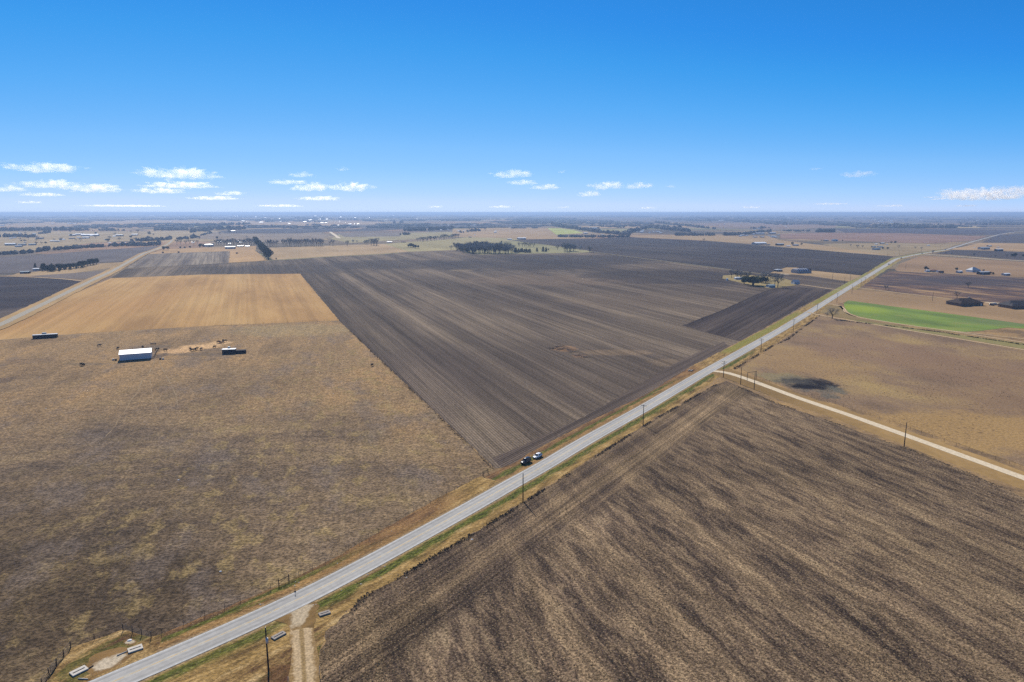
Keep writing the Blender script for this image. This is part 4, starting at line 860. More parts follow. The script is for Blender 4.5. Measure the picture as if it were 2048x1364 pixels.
BL = [  # x, y, width px, label, roof, wall, opts
 (22, 491, 18, 'white-roofed barn at the far left of the village', 'white_metal', 'tan_wall', {}), (45, 491, 13, 'teal-roofed shed right of the far left white barn', 'teal_metal', 'grey_wall', {}), (65, 490.5, 12, 'grey-teal shed third from the left in the village', 'teal_metal', 'grey_wall', {}), (38, 494, 12, 'low grey roof in front of the teal-roofed shed', 'blue_metal', 'grey_wall', {}),
 (80, 478, 13, 'pinkish house left of the village barns', 'pink_roof', 'tan_wall', {}), (105.6, 483, 8, 'pale house in the middle of the village', 'white_metal', 'tan_wall', {}), (115, 483.5, 9, 'grey-roofed house beside the pale village house', 'grey_metal', 'white_wall', {}), (124, 480, 8, 'small grey shed right of the village houses', 'grey_metal', 'grey_wall', {}),
 (145.5, 471.5, 11, 'white shed left of the very long white barn', 'white_metal', 'grey_wall', {}), (158, 470.5, 12, 'middle white shed left of the very long white barn', 'white_metal', 'grey_wall', {}), (181, 472, 30, 'very long bright white barn in the far village', 'white_metal', 'grey_wall', {'depth': .35}), (144, 478, 10, 'pink-roofed house below the white sheds', 'pink_roof', 'tan_wall', {}), (172, 477, 12, 'white shed in front of the very long white barn', 'white_metal', 'grey_wall', {}), (239, 472.5, 14, 'dark grey house right of the long white barn', 'grey_metal', 'brown_wall', {}),
 (4, 452, 9, 'white house at the far left edge', 'white_metal', 'white_wall', {}), (21, 448, 4, 'tiny white house near the far left edge', 'white_metal', 'white_wall', {}), (106, 448.5, 4, 'tiny white house on the far plain, left', 'white_metal', 'white_wall', {}), (140, 448, 8, 'left of two far white sheds above the village', 'white_metal', 'grey_wall', {}), (150, 448.5, 7, 'right of two far white sheds above the village', 'white_metal', 'grey_wall', {}), (213, 448, 4, 'tiny white house above the long barn', 'white_metal', 'white_wall', {}),
 (139, 433, 7, 'tiny white shed on the left horizon', 'white_metal', 'white_wall', {}), (307, 431.3, 18, 'long white warehouse on the left horizon', 'white_metal', 'white_wall', {'depth': .2}), (333, 435, 3.4, 'bright white speck of a house on the left plain', 'white_metal', 'white_wall', {}), (376, 433.5, 4.5, 'small white house right of the horizon warehouse', 'white_metal', 'white_wall', {}), (470, 434, 3, 'left of twin white silos on the horizon plain', 'white_metal', 'white_wall', {'hh': 14}), (476, 434, 3, 'right of twin white silos on the horizon plain', 'white_metal', 'white_wall', {'hh': 14}), (487, 443, 6, 'white shed on the far plain above the black strip', 'white_metal', 'white_wall', {}), (495, 453, 5, 'white shed at the left end of the black strip', 'white_metal', 'white_wall', {}), (395, 441, 3.4, 'white house in the faint far woods', 'white_metal', 'white_wall', {}), (343, 444, 4, 'pale house among far woods left', 'white_metal', 'tan_wall', {}), (324, 448, 5, 'pale shed on the green strip of the far plain', 'white_metal', 'tan_wall', {}), (291, 447, 5, 'blue-grey shed at the far wood edge', 'blue_metal', 'grey_wall', {}),
 (270, 471, 11, 'white-fronted house beyond the end of the left road', 'white_metal', 'brown_wall', {}), (417, 493, 18, 'white-roofed farmhouse behind the striped field', 'white_metal', 'grey_wall', {'hip': True}), (461, 497.5, 19, 'low blue-grey house behind the striped field', 'blue_metal', 'grey_wall', {'depth': .4}), (481, 494, 11, 'white-roofed shed right of the low blue-grey house', 'white_metal', 'brown_wall', {}), (495, 494, 8, 'bright white shed at the right of the farmstead', 'white_metal', 'white_wall', {}), (466, 463.5, 9, 'white barn by the dark wood above the farmstead', 'white_metal', 'grey_wall', {}),
 (553, 451.5, 4.5, 'bright white house beyond the black strip', 'white_metal', 'white_wall', {}), (621, 441, 6, 'white shed on the central far plain', 'white_metal', 'white_wall', {}), (639, 439, 4, 'small white house right of the central white shed', 'white_metal', 'white_wall', {}), (654, 439, 4, 'small white house, second right of the central white shed', 'white_metal', 'white_wall', {}), (631, 432.6, 4, 'white speck of a house at the central horizon', 'white_metal', 'white_wall', {}), (683, 433, 4, 'white speck of a house right of the central horizon', 'white_metal', 'white_wall', {}), (523, 445.5, 7, 'pale shed on the tan far field', 'white_metal', 'tan_wall', {}), (579, 448, 4.5, 'pale house on the pinkish far field', 'white_metal', 'tan_wall', {}),
 (779, 485, 10, 'low white shed on the olive field edge', 'white_metal', 'grey_wall', {'hh': 2}), (807, 485, 8, 'rusty-brown shed left of the compact clump', 'red_roof', 'rust', {'hh': 2.4}), (873, 460, 6, 'dark shed on the wooded slope', 'dark_shingle', 'dark_wall', {}), (881, 460.5, 5, 'bright white house on the wooded slope', 'white_metal', 'white_wall', {}), (896, 459.5, 4.5, 'pale house right of the bright white one on the slope', 'grey_metal', 'white_wall', {}), (940, 475, 6, 'pinkish house in the trees above the grove', 'pink_roof', 'tan_wall', {}), (1019, 480, 9, 'white house with pale roof above the grove', 'white_metal', 'white_wall', {}), (787, 431, 4, 'white speck of a house left of mid horizon', 'white_metal', 'white_wall', {}), (927, 435, 4, 'white house on the plain at mid horizon', 'white_metal', 'white_wall', {}), (1010, 430, 4.5, 'white house near the mid horizon ridge', 'white_metal', 'white_wall', {}),
 (1043, 479, 17, 'long white-roofed barn at the left end of the long dark field', 'white_metal', 'grey_wall', {'depth': .4}), (1171, 467.5, 8, 'white house at the tip of the lime field', 'white_metal', 'grey_wall', {}), (1185, 457.5, 17, 'long bright white shed above the sloping wood', 'white_metal', 'white_wall', {'depth': .25}), (1272, 460.5, 7, 'white shed at the top of the green clearing', 'white_metal', 'white_wall', {}), (1205, 470.5, 5, 'pale house behind the wood by the dark field', 'white_metal', 'tan_wall', {}), (1223, 471, 5, 'second pale house behind the wood by the dark field', 'grey_metal', 'tan_wall', {}), (1147, 434.5, 4.5, 'white speck of a shed on the right plain', 'white_metal', 'white_wall', {}), (1197, 432.8, 5, 'bright white speck of a barn on the right plain', 'white_metal', 'white_wall', {}), (1161, 454, 4, 'pale house among far trees by the lime field', 'grey_metal', 'tan_wall', {}), (1183, 451, 4, 'white house above the long bright shed', 'white_metal', 'white_wall', {}),
 (1282, 465, 6, 'leftmost white house of the row beyond the dark field', 'white_metal', 'white_wall', {}), (1299, 465.5, 5, 'second white house of the row beyond the dark field', 'white_metal', 'white_wall', {}), (1307.5, 464.5, 5.5, 'third white house of the row beyond the dark field', 'white_metal', 'tan_wall', {}), (1316, 464.5, 7, 'widest white house of the row beyond the dark field', 'white_metal', 'white_wall', {}), (1442, 442, 9, 'white barn on the far right plain', 'white_metal', 'white_wall', {}), (1516, 458, 6, 'pale house in the trees above the white farm', 'grey_metal', 'white_wall', {}), (1492, 466.5, 10, 'grey-white farmhouse in the trees left of the long white shed', 'grey_metal', 'white_wall', {}), (1484, 472, 9, 'low white shed left of two by the tan strip', 'white_metal', 'grey_wall', {}), (1493, 472, 6, 'low white shed right of two by the tan strip', 'white_metal', 'grey_wall', {}),
 (1519, 468.5, 19, 'long white shed behind the white barns', 'white_metal', 'grey_wall', {'depth': .25}), (1510, 475, 8, 'pale house behind the big white barn', 'pink_roof', 'white_wall', {}), (1524, 475, 8, 'dark-walled house behind the big white barn', 'grey_metal', 'dark_wall', {}), (1518, 489, 25, 'big white-roofed barn at the edge of the long dark field', 'white_metal', 'grey_wall', {'depth': .55, 'hh': 4}), (1536, 490.5, 7, 'small tan shed touching the right of the big white barn', 'pink_roof', 'tan_wall', {}), (1499, 430.6, 4, 'white speck of a house on the far right horizon', 'white_metal', 'white_wall', {}),
 (1544, 467.5, 14, 'white shed above the bright one on the tan plain', 'white_metal', 'grey_wall', {'depth': .3}), (1546.6, 475, 12, 'bright white shed on the tan plain', 'white_metal', 'white_wall', {'depth': .4}), (1559, 491, 15, 'grey house with pale roof by the pale lane', 'grey_metal', 'dark_wall', {}), (1591, 491.5, 11, 'grey house between dark trees by the pale lane', 'grey_metal', 'grey_wall', {}), (1576, 493, 8, 'white low shed left of the grey house by the pale lane', 'white_metal', 'white_wall', {'hh': 2}),
 (1651.5, 482, 9, 'brown-walled house alone on the tan plain', 'grey_metal', 'brown_wall', {}), (1669, 482.5, 11, 'two-storey grey-blue house right of the brown-walled house', 'teal_metal', 'shed_wall', {'hip': True, 'hh': 5}),
 (1556, 543, 13, 'dark grey hip-roofed house left of the striped barn', 'grey_metal', 'dark_wall', {'hip': True, 'depth': .8}),
 (1761, 443.5, 10, 'white shed on the far wooded rise, left', 'white_metal', 'white_wall', {}), (1780, 443, 8, 'white shed on the far wooded rise, right', 'white_metal', 'white_wall', {}), (1760, 449.5, 13, 'blue-roofed barn on the far wooded rise', 'blue_metal', 'grey_wall', {}), (1709, 449.5, 7, 'pale house on the far plain right', 'grey_metal', 'white_wall', {}), (1842, 440, 6, 'white house beyond the far wood', 'white_metal', 'white_wall', {}),
 (1764, 488, 8, 'small white-roofed shed behind the far roadside farm', 'white_metal', 'brown_wall', {}), (1747, 495, 9, 'dark flat shed in the far roadside farm', 'grey_metal', 'dark_wall', {}), (1760, 495, 10, 'grey shed in the middle of the far roadside farm', 'grey_metal', 'grey_wall', {}), (1752, 500, 15, 'long grey-green house at the front of the far roadside farm', 'teal_metal', 'grey_wall', {'depth': .4}),
 (1854, 544, 8, 'white house below the dark round tree', 'white_metal', 'white_wall', {}), (1866, 544, 13, 'red-brown roofed house right of the white one', 'red_roof', 'tan_wall', {'hip': True, 'depth': .7}), (1875.5, 545, 4, 'narrow cream shed right of the red-brown roof', 'pink_roof', 'white_wall', {'depth': 1.4}), (1882, 546, 8, 'small brown shed right of the cream shed', 'brown_shingle', 'rust', {}),
 (1918, 546, 11, 'grey-white shed left of the blue-roofed house', 'white_metal', 'grey_wall', {}), (1946, 544, 20, 'big blue-grey hip-roofed house with a tall roof', 'blue_metal', 'shed_wall', {'hip': True, 'depth': .75, 'rise': .36}), (1966, 549, 24, 'long dark open-fronted barn with a pale roof', 'grey_metal', 'dark_wall', {'depth': .35}), (2011, 551, 14, 'white-roofed grey shed near the right frame edge', 'white_metal', 'grey_wall', {}),
 (1967, 499, 21, 'low grey house by the dark field far right', 'grey_metal', 'grey_wall', {'depth': .4}), (1978, 493, 8, 'white-trimmed house behind the low grey house far right', 'white_metal', 'brown_wall', {}), (1997, 502, 17, 'long pale-roofed shed far right', 'white_metal', 'dark_wall', {'depth': .3}),
 (73.5, 541, 11, 'white-roofed shed at the left end of the evergreen belt', 'white_metal', 'grey_wall', {}), (51, 547, 16, 'long dark blue-green shed left of the evergreen belt', 'teal_metal', 'dark_wall', {'depth': .5}), (104, 541.5, 8, 'pinkish farmhouse half hidden under the evergreens', 'pink_roof', 'white_wall', {}),
 (1475, 559, 12, 'white-roofed farmhouse of the old farm', 'white_metal', 'white_wall', {'hip': True}), (1488, 558, 9, 'low white shed joined right of the old farmhouse', 'white_metal', 'white_wall', {'hh': 2.4}), (1454, 561, 3.6, 'tiny white pump house at the left of the old farm', 'white_metal', 'white_wall', {}), (1541, 575, 14, 'dark blue shed beside the big bare tree', 'teal_metal', 'blue_metal', {'depth': .8}), (1590.5, 568, 12, 'light blue gabled house on the dirt lane', 'blue_metal', 'shed_wall', {'depth': .9, 'rise': .35}),
]
for x, y, wp, l, rf, wl_, kw in BL:
    house = any(k in l for k in ('house',)) and 'warehouse' not in l and 'pump house' not in l
    kk = dict(depth=.5); kk.update(kw); silo = 'silo' in l
    nm, ct = (('farmhouse', 'house') if house else ('shed', 'shed') if 'shed' in l or 'pump' in l else ('silo', 'silo') if silo else ('barn', 'barn'))
    if silo:
        p = G(x, y); m_ = mpp(x, y); r_ = empty('silo', (p.x, p.y, 0)); tag(r_, l, 'silo'); rad = 1.4 * m_; h_ = 13
        MB().tube((0, 0, 0), (0, 0, h_), rad, n=14).build('wall', M['white_metal'], r_); MB().tube((0, 0, h_ + .01), (0, 0, h_ + 4), rad * 1.05, .3, 14).build('roof', M['white_metal'], r_); continue
    gable(x, y, wp, l, rf, wl_, nm, ct, rot=random.choice([12, 14, 16]) if y > 455 else 0, detail=wp > 5.5, doors=1, wins=2 if wp > 10 else 1, **kk)
fb = empty('farmhouse', (0, -900, 0)); FBW = MB().box(-6, 6, -4, 4, 0, 3.4).build('wall', M['white_wall'], fb)
q_ = MB(); q_.v = [(-6.4, -4.6, 3.3), (6.4, -4.6, 3.3), (6.4, 4.6, 3.3), (-6.4, 4.6, 3.3), (-6.4, 0, 4.9), (6.4, 0, 4.9)]; q_.f = [(0, 1, 5, 4), (2, 3, 4, 5), (0, 4, 3), (1, 2, 5), (0, 3, 2, 1)]; q_.build('roof', M['white_metal'], fb)
for i in range(110):
    o = fb if i == 0 else copy_tree(fb); y_ = 428.5 + 26 * random.random() ** 1.5; x_ = random.uniform(10, 2040); p = G(x_, y_); k_ = random.uniform(1.6, 3.8) * mpp(x_, y_) / 12.8
    o.location = (p.x, p.y, 0); o.scale = (k_, k_, min(k_, 1.7)); o.rotation_euler = (0, 0, random.uniform(-.4, .4)); tag(o, 'tiny white speck of a building scattered on the far hazy plain', 'house', 'tiny far buildings')
VB = [(10, 250, 463, 488, 20), (350, 500, 480, 492, 7), (540, 760, 444, 452, 6), (900, 1000, 458, 470, 6), (1240, 1330, 459, 468, 6), (1470, 1570, 457, 476, 9), (1730, 1830, 440, 450, 7), (1700, 1800, 488, 500, 4), (1840, 2000, 490, 500, 3)]
for x0, x1, y0, y1, n_ in VB:
    for i in range(n_):
        o = copy_tree(fb); x_ = random.uniform(x0, x1); y_ = random.uniform(y0, y1); p = G(x_, y_); k_ = random.uniform(3, 6) * mpp(x_, y_) / 12.8
        o.location = (p.x, p.y, 0); o.scale = (k_, k_, min(k_, 1.5)); o.rotation_euler = (0, 0, random.uniform(0, .5)); tag(o, 'small pale building of the far farms and villages', 'house', 'small pale buildings of the far farms')
# barn with the striped rounded roof
p = G(1603, 546); m = mpp(1603, 546); L = 34 * m; sb = empty('barn', (p.x, p.y, 0), R(14)); tag(sb, 'barn with a rounded silver and dark striped roof beside the long dark field', 'barn')
N = 5; wdt = L / N * .82
MB().box(-L / 2, L / 2 - L * .16, -6, 7, -.1, 2.6).build('wall', M['grey_wall'], sb)
MB().box(L / 2 - L * .16, L / 2, -5, 6, -.1, 2.6).build('side_wall', M['grey_wall'], sb)
st = NB('striped_roof'); xs = st.math('FRACT', st.math('MULTIPLY', st.sep(st.pos())[0], 1 / 3.6)); stm = st.done(st.mix(st.sm(xs, .42, .5), (.45, .46, .5, 1), (.05, .05, .07, 1)), .5, spec=.3)
rfm = MB(); prof = [(-6.4, 2.62)] + [(6.9 * math.cos(math.pi * (1 - k / 10)) + .4, 2.62 + 3.6 * math.sin(math.pi * k / 10)) for k in range(1, 10)] + [(7.4, 2.62)]
b0 = 0
for xx in (-L / 2 - .3, L / 2 - L * .14):
    rfm.v += [(xx + (0 if z < 3 else (z - 2.62) * .35 * (1 if xx < 0 else -1)), yy, z) for yy, z in prof]
n = len(prof); rfm.f = [(k, k + 1, n + k + 1, n + k) for k in range(n - 1)] + [tuple(range(n))[::-1], tuple(range(n, 2 * n))]
rfm.build('roof', stm, sb); gx = MB().prism([(L / 2 - L * .13, 2.62), (L / 2 + .3, 2.62), (L / 2 - L * .07, 4.0)], -5.3, 6.3); gx.build('side_roof', M['dark_shingle'], sb)
# dark ranch houses on the right
def ranch(x, y, wpx, label, roof, rot, dep=14):
    p = G(x, y); L = wpx * mpp(x, y); r = empty('farmhouse', (p.x, p.y, 0), R(rot)); tag(r, label, 'house'); a = L / 2
    MB().box(-a, a, 0, dep, -.1, 2.7).box(-a, -a + L * .35, -3, 0, -.1, 2.7).build('wall', M['brown_wall'], r)
    def hipr(x0, x1, y0, y1, z, rh, nm, mt, par):
        b = MB(); w2 = min((y1 - y0), (x1 - x0)) / 2; b.v = [(x0, y0, z), (x1, y0, z), (x1, y1, z), (x0, y1, z), (x0 + w2, (y0 + y1) / 2, z + rh), (x1 - w2, (y0 + y1) / 2, z + rh)] if (x1 - x0) > (y1 - y0) else [(x0, y0, z), (x1, y0, z), (x1, y1, z), (x0, y1, z), ((x0 + x1) / 2, y0 + w2, z + rh), ((x0 + x1) / 2, y1 - w2, z + rh)]
        b.f = [(0, 1, 5, 4), (1, 2, 5), (2, 3, 4, 5), (3, 0, 4), (0, 3, 2, 1)] if (x1 - x0) > (y1 - y0) else [(0, 1, 4), (1, 2, 5, 4), (2, 3, 5), (3, 0, 4, 5), (0, 3, 2, 1)]
        return b.build(nm, mt, par)
    rf = hipr(-a - .6, a + .6, -.6, dep + .6, 2.75, 3.4, 'roof', M[roof], r); MB().box(a * .3, a * .3 + 1, dep * .5, dep * .5 + 1, 4, 7).build('chimney', M['tan_wall'], rf)
    hipr(-a - .6, -a + L * .35 + .5, -3.6, 4.5, 2.62, 2.2, 'porch_roof', M[roof], r)
    for k in range(3): wn = MB().box(-a * .05 + k * a * .3, -a * .05 + k * a * .3 + 1.4, -.06, .02, .9, 2.1).build('window', M['glass'], r)
    MB().box(a * .78, a * .78 + 1.1, -.07, .02, 0, 2.1).build('door', M['white_wall'], r); return r
ranch(1941, 612, 56, 'large dark brown ranch house with a hipped roof right of the bare tree', 'brown_shingle', 8)
ranch(2050, 617, 70, 'second dark ranch house with a slate roof cut by the right frame edge', 'dark_shingle', 6, 12)

# ------------------------------------------------------------------ utility poles
def make_pole(kind):
    r = empty('utility_pole', (0, -600, 0)); h = 8.3
    MB().tube((0, 0, -.5), (0, 0, h), .17, .11, 10).build('pole', M['pole_wood'], r, True)
    arms = {'plain': [], 'arm': [7.9], 'double': [7.9, 6.9], 'transformer': []}[kind]
    for z in arms:
        MB().box(-1.2, 1.2, -.17, -.05, z - .06, z + .06).build('crossarm', M['pole_wood'], r)
        for x in (-1.1, -.55, .55, 1.1): MB().tube((x, -.11, z + .061), (x, -.11, z + .24), .05, .035, 6).build('insulator', M['ceramic'], r)
    if not arms: MB().tube((0, 0, h + .001), (0, 0, h + .18), .06, .04, 6).build('insulator', M['ceramic'], r)
    if kind == 'transformer':
        t = MB().tube((.32, -.1, 5.6), (.32, -.1, 6.5), .24, .24, 12).build('transformer', M['grey_metal'], r, True)
        MB().tube((.32, -.1, 6.501), (.32, -.1, 6.72), .05, .04, 6).build('bushing', M['ceramic'], t)
        MB().box(.08, .2, -.15, -.05, 5.8, 6.3).build('bracket', M['dark_wall'], r)
    return r
PT = {k: make_pole(k) for k in ('plain', 'arm', 'double', 'transformer')}; PU = set()
def pole(kind, x, y, label, top=None, group=None, s=1.0):
    o = PT[kind] if kind not in PU else copy_tree(PT[kind]); PU.add(kind)
    p = G(x, y) if top is None else G(top[0], top[1], 8.4); o.location = (p.x, p.y, 0); o.scale = (s, s, s)
    o.rotation_euler = (0, 0, R(RD - 90)); tag(o, label, 'utility pole', group)
pole('transformer', 0, 0, 'wooden utility pole with a grey transformer in the foreground beside the rutted track', top=(531, 1255))
pole('plain', 1046, 1003, 'bare-topped utility pole at the edge of the stubble field across from the parked cars')
pole('arm', 1286, 851, 'utility pole with one crossarm between the parked cars and the white lane')
pole('double', 1446.5, 755, 'utility pole with two crossarms at the mouth of the white lane')
pole('plain', 1481, 769, 'plain utility pole just left of the entrance frame')
pole('plain', 1508, 779, 'plain utility pole in front of the entrance frame')
pole('double', 1521.5, 705, 'utility pole with two crossarms beside the weedy fence, first past the white lane')
pole('plain', 1808, 893, 'lone utility pole beside the white lane at the right', s=1.05)
PL = ['fence corner', 'mouth of the straight pale track', 'start of the winding track', 'mouth of the ranch lane']
for i, (x, y) in enumerate([(1586.3, 662), (1633.5, 628), (1673.5, 605), (1703.5, 587.5)]): pole('arm', x, y, 'distant roadside utility pole at the ' + PL[i])
pole('arm', 1721.5, 574.5, 'left of two close utility poles right of the road'); pole('arm', 1729.5, 569, 'right of two close utility poles right of the road')
pole('plain', 1688.5, 568.5, 'utility pole at the corner of the dark wedge field left of the road'); pole('plain', 1700, 562, 'utility pole by the barn lane left of the road'); pole('plain', 1664.5, 559.5, 'utility pole on the tan strip right of the striped barn')
pole('arm', 1785, 535, 'utility pole by the car near the road bend'); pole('plain', 1811, 537.5, 'utility pole at the faint farm lane right of the road'); pole('plain', 1864.5, 602, 'single pole standing in the tan field above the green crop')
for x, y in [(1775, 511), (1798, 511), (1842, 505), (1880, 497), (1912, 490), (1938, 484), (1960, 477.5), (1853, 494), (1870, 491), (1890, 489), (1903, 486), (1925, 480), (1940, 477)]:
    pole('plain', x, y, 'tiny utility pole along the far stretch of the road past the bend', group='utility poles along the far road')
# entrance frame over the lane
A_, B_ = G(1494, 762), G(1512, 759.5); d = B_ - A_; r = empty('entrance_frame', ((A_.x + B_.x) / 2, (A_.y + B_.y) / 2, 0), math.atan2(d.y, d.x)); tag(r, 'tall dark pipe entrance frame spanning the white lane', 'gate')
L = d.length / 2
for s in (-1, 1): MB().tube((s * L, 0, -.2), (s * L, 0, 4.1), .11, n=8).build('post', M['pipe'], r)
MB().tube((-L - .1, 0, 4.2), (L + .1, 0, 4.2), .09, n=8).build('beam', M['pipe'], r)
# ------------------------------------------------------------------ fences
def fence(name, pts, spacing, label, h=1.25, r=.045, rails=(), rail_r=.012, mat='post_wood', cat='fence', jitter=.05):
    P = [Vector((p.x, p.y, 0)) for p in pts]; o = empty(name, P[0]); tag(o, label, cat); posts = []
    for i in range(len(P) - 1):
        n = max(1, round((P[i + 1] - P[i]).length / spacing)); posts += [P[i].lerp(P[i + 1], k / n) for k in range(n)]
    posts.append(P[-1]); posts = [p - P[0] for p in posts]
    posts = posts[:99]
    mb = MB().tube((0, 0, -.2), (0, 0, h), r, n=6).build('post', M[mat], o); mb.location = posts[0]
    for p in posts[1:]: c = mb.copy(); COL.objects.link(c); c.parent = o; c.location = p + Vector((random.uniform(-1, 1), random.uniform(-1, 1), 0)) * jitter; c.rotation_euler = (random.uniform(-.06, .06), random.uniform(-.06, .06), 0)
    for z in rails:
        m_ = MB()
        for a, b in zip(posts, posts[1:]): m_.tube(a + Vector((0, 0, z)), b + Vector((0, 0, z)), rail_r, n=4, caps=False)
        m_.build('rail' if rail_r > .02 else 'wire', M[mat], o)
    return o
PG = [G(*p) for p in [(246.5, 1261), (265, 1266.5), (284, 1271), (302.6, 1276)]]
fence('pipe_fence', PG, 50, 'dark pipe fence panel of four posts beside the road verge', 1.45, .075, (.25, .5, .75, 1.0, 1.25), .025, 'pipe', jitter=0)
PG2 = [G(*p) for p in [(141.8, 1296), (128, 1313), (113.6, 1331), (99, 1350), (84, 1372)]]
fence('pipe_fence', PG2, 50, 'dark pipe fence and gate at the bottom left corner', 1.45, .08, (.3, .75, 1.3), .04, 'pipe', jitter=0)
g0 = G(106, 1341); gt = empty('metal_gate', (g0.x, g0.y, 0), math.atan2((PG2[3] - PG2[2]).y, (PG2[3] - PG2[2]).x)); tag(gt, 'small dark gate panel leaning on the bottom left pipe fence', 'gate')
gm_ = MB()
for z in (.35, .6, .85, 1.1, 1.35): gm_.tube((-1, .15, z), (1, .15, z), .03, n=6)
gm_.tube((-1, .15, .3), (-1, .15, 1.4), .035, n=6); gm_.tube((1, .15, .3), (1, .15, 1.4), .035, n=6); gm_.build('gate_frame', M['pipe'], gt); MB().tube((-1, .15, .32), (1, .15, 1.38), .03, n=6).build('brace', M['pipe'], gt)
fence('wire_fence', [G(*p) for p in [(303, 1276.5), (324, 1268), (450, 1217), (570, 1166), (676, 1112), (860, 1006), (967, 951)]], 3.6, 'thin wire fence between the brown pasture and the road verge', 1.25, .04, (.4, .8, 1.15), .01, 'post_wood')
fence('wire_fence', [G(*p) for p in [(246, 1262), (190, 1279), (142, 1297)]], 3.6, 'short wire fence between the two pipe fences', 1.2, .04, (.4, .8, 1.15), .01, 'post_wood')
fence('wire_fence', [G(*p) for p in [(1470, 737), (1545, 691), (1577, 677), (1623, 640)]], 4.5, 'weedy wire fence right of the road before the tracks', 1.25, .05, (.4, .8, 1.15), .012, 'post_wood')
fence('wire_fence', [G(*p) for p in [(1512, 758), (1566, 772), (1740, 832), (2048, 938), (2150, 975)]], 4.5, 'wire fence along the upper side of the white lane', 1.2, .045, (.4, .8, 1.15), .01, 'post_wood')
fence('wire_fence', [G(*p) for p in [(430, 652), (560, 646), (678, 641)]], 5.5, 'fence between the golden field and the pasture', 1.25, .06, (.4, .8, 1.15), .012, 'post_wood')
fence('wire_fence', [G(*p) for p in [(678, 641), (760, 719), (860, 815), (985, 936)]], 7, 'fence between the pasture and the ploughed field', 1.2, .05, (.4, .8, 1.15), .01, 'post_wood')
# H-brace and corner brace
for (x, y, l) in [(568, 1166, 'dark H-shaped fence brace beside the rutted track junction'), (971, 949, 'leaning corner brace where the pasture meets the ploughed field')]:
    p = G(x, y); o = empty('fence_brace', (p.x, p.y, 0), R(55)); tag(o, l, 'fence brace')
    for s in (-1.3, 1.3): MB().tube((s, 0, -.2), (s, 0, 1.5), .09, n=8).build('post', M['pole_wood'], o)
    MB().tube((-1.3, .02, 1.15), (1.3, .02, 1.15), .06, n=6).build('rail', M['pole_wood'], o); MB().tube((-1.25, .12, .2), (1.25, .12, 1.2), .04, n=6).build('brace', M['pole_wood'], o)
for (x, y, l) in [(575.5, 1372, 'pale peeled post left of the rutted track at the bottom'), (638, 1350, 'pale leaning post right of the rutted track at the bottom')]:
    p = G(x, y); o = MB().tube((0, 0, -.2), (.15, .1, 1.7), .06, .05, 7).build('fence_post', M['concrete'], None); o.location = (p.x, p.y, 0); tag(o, l, 'post')
p = G(541, 1385); o = MB().tube((0, 0, -.2), (-.2, 0, 3.2), .13, .1, 8).build('wooden_post', M['pole_wood'], None); o.location = (p.x, p.y, 0); tag(o, 'short dark stub pole just left of the foreground utility pole', 'post')
# roadside marker
p = G(590.5, 1184); o = empty('road_marker', (p.x, p.y, 0)); tag(o, 'thin roadside marker post with a pale top at the road edge', 'road marker')
MB().tube((0, 0, 0), (0, 0, 1.35), .03, n=6).build('post', M['pole_wood'], o); MB().box(-.14, .14, -.02, .02, 1.36, 1.62).build('reflector', simple('pale_reflector', (.75, .66, .36, 1), .4), o); MB().box(-.16, .16, -.16, .16, 0, .22).build('base', M['dark'], o)
# ------------------------------------------------------------------ culvert headwalls
def headwall(x0, y0, x1, y1, wd, label, mat='concrete'):
    A_, B_ = G(x0, y0), G(x1, y1); d = B_ - A_; L = d.length; c = (A_ + B_) / 2; r = empty('culvert_headwall', (c.x, c.y, 0), math.atan2(d.y, d.x)); tag(r, label, 'culvert'); a = L / 2
    MB().box(-a, a, 0, .42 * wd, 0, .28).box(-a, a, .58 * wd + .08, wd + .1, 0, .28).box(-a, -a + .3, .42 * wd + .002, .58 * wd + .078, 0, .28).box(a - .3, a, .42 * wd + .002, .58 * wd + .078, 0, .28).build('concrete_frame', M[mat], r)
    MB().box(-a + .3, a - .3, .42 * wd, .58 * wd + .08, .03, .12).build('opening', M['dark'], r); return r
headwall(146.5, 1354.5, 177.7, 1339, 1.5, 'pale concrete culvert headwall at the bottom left, lower of two beside the gravel patch')
headwall(257.5, 1308, 287, 1298, 1.5, 'pale concrete culvert headwall right of the gravel patch')
headwall(640, 1234, 662, 1227, 1.1, 'old concrete culvert opening right of the rutted track', 'concrete_old')
headwall(549, 1281, 573, 1268, 1.1, 'old concrete culvert opening between the utility pole and the rutted track', 'concrete_old')
for (a, b, l) in [((234, 1312), (254, 1303.5), 'thin pale pipe lying across the gravel patch'), ((177, 1338), (187, 1332), 'dark pipe end beside the lower headwall'), ((157, 1358), (176, 1359), 'short pale board lying near the lower headwall')]:
    p, q = G(*a), G(*b); o = MB().tube(Vector((0, 0, .12)), q - p + Vector((0, 0, .12)), .1, n=8).build('pipe', M['concrete'] if 'pale' in l else M['dark_wall'], None); o.location = p; tag(o, l, 'pipe')
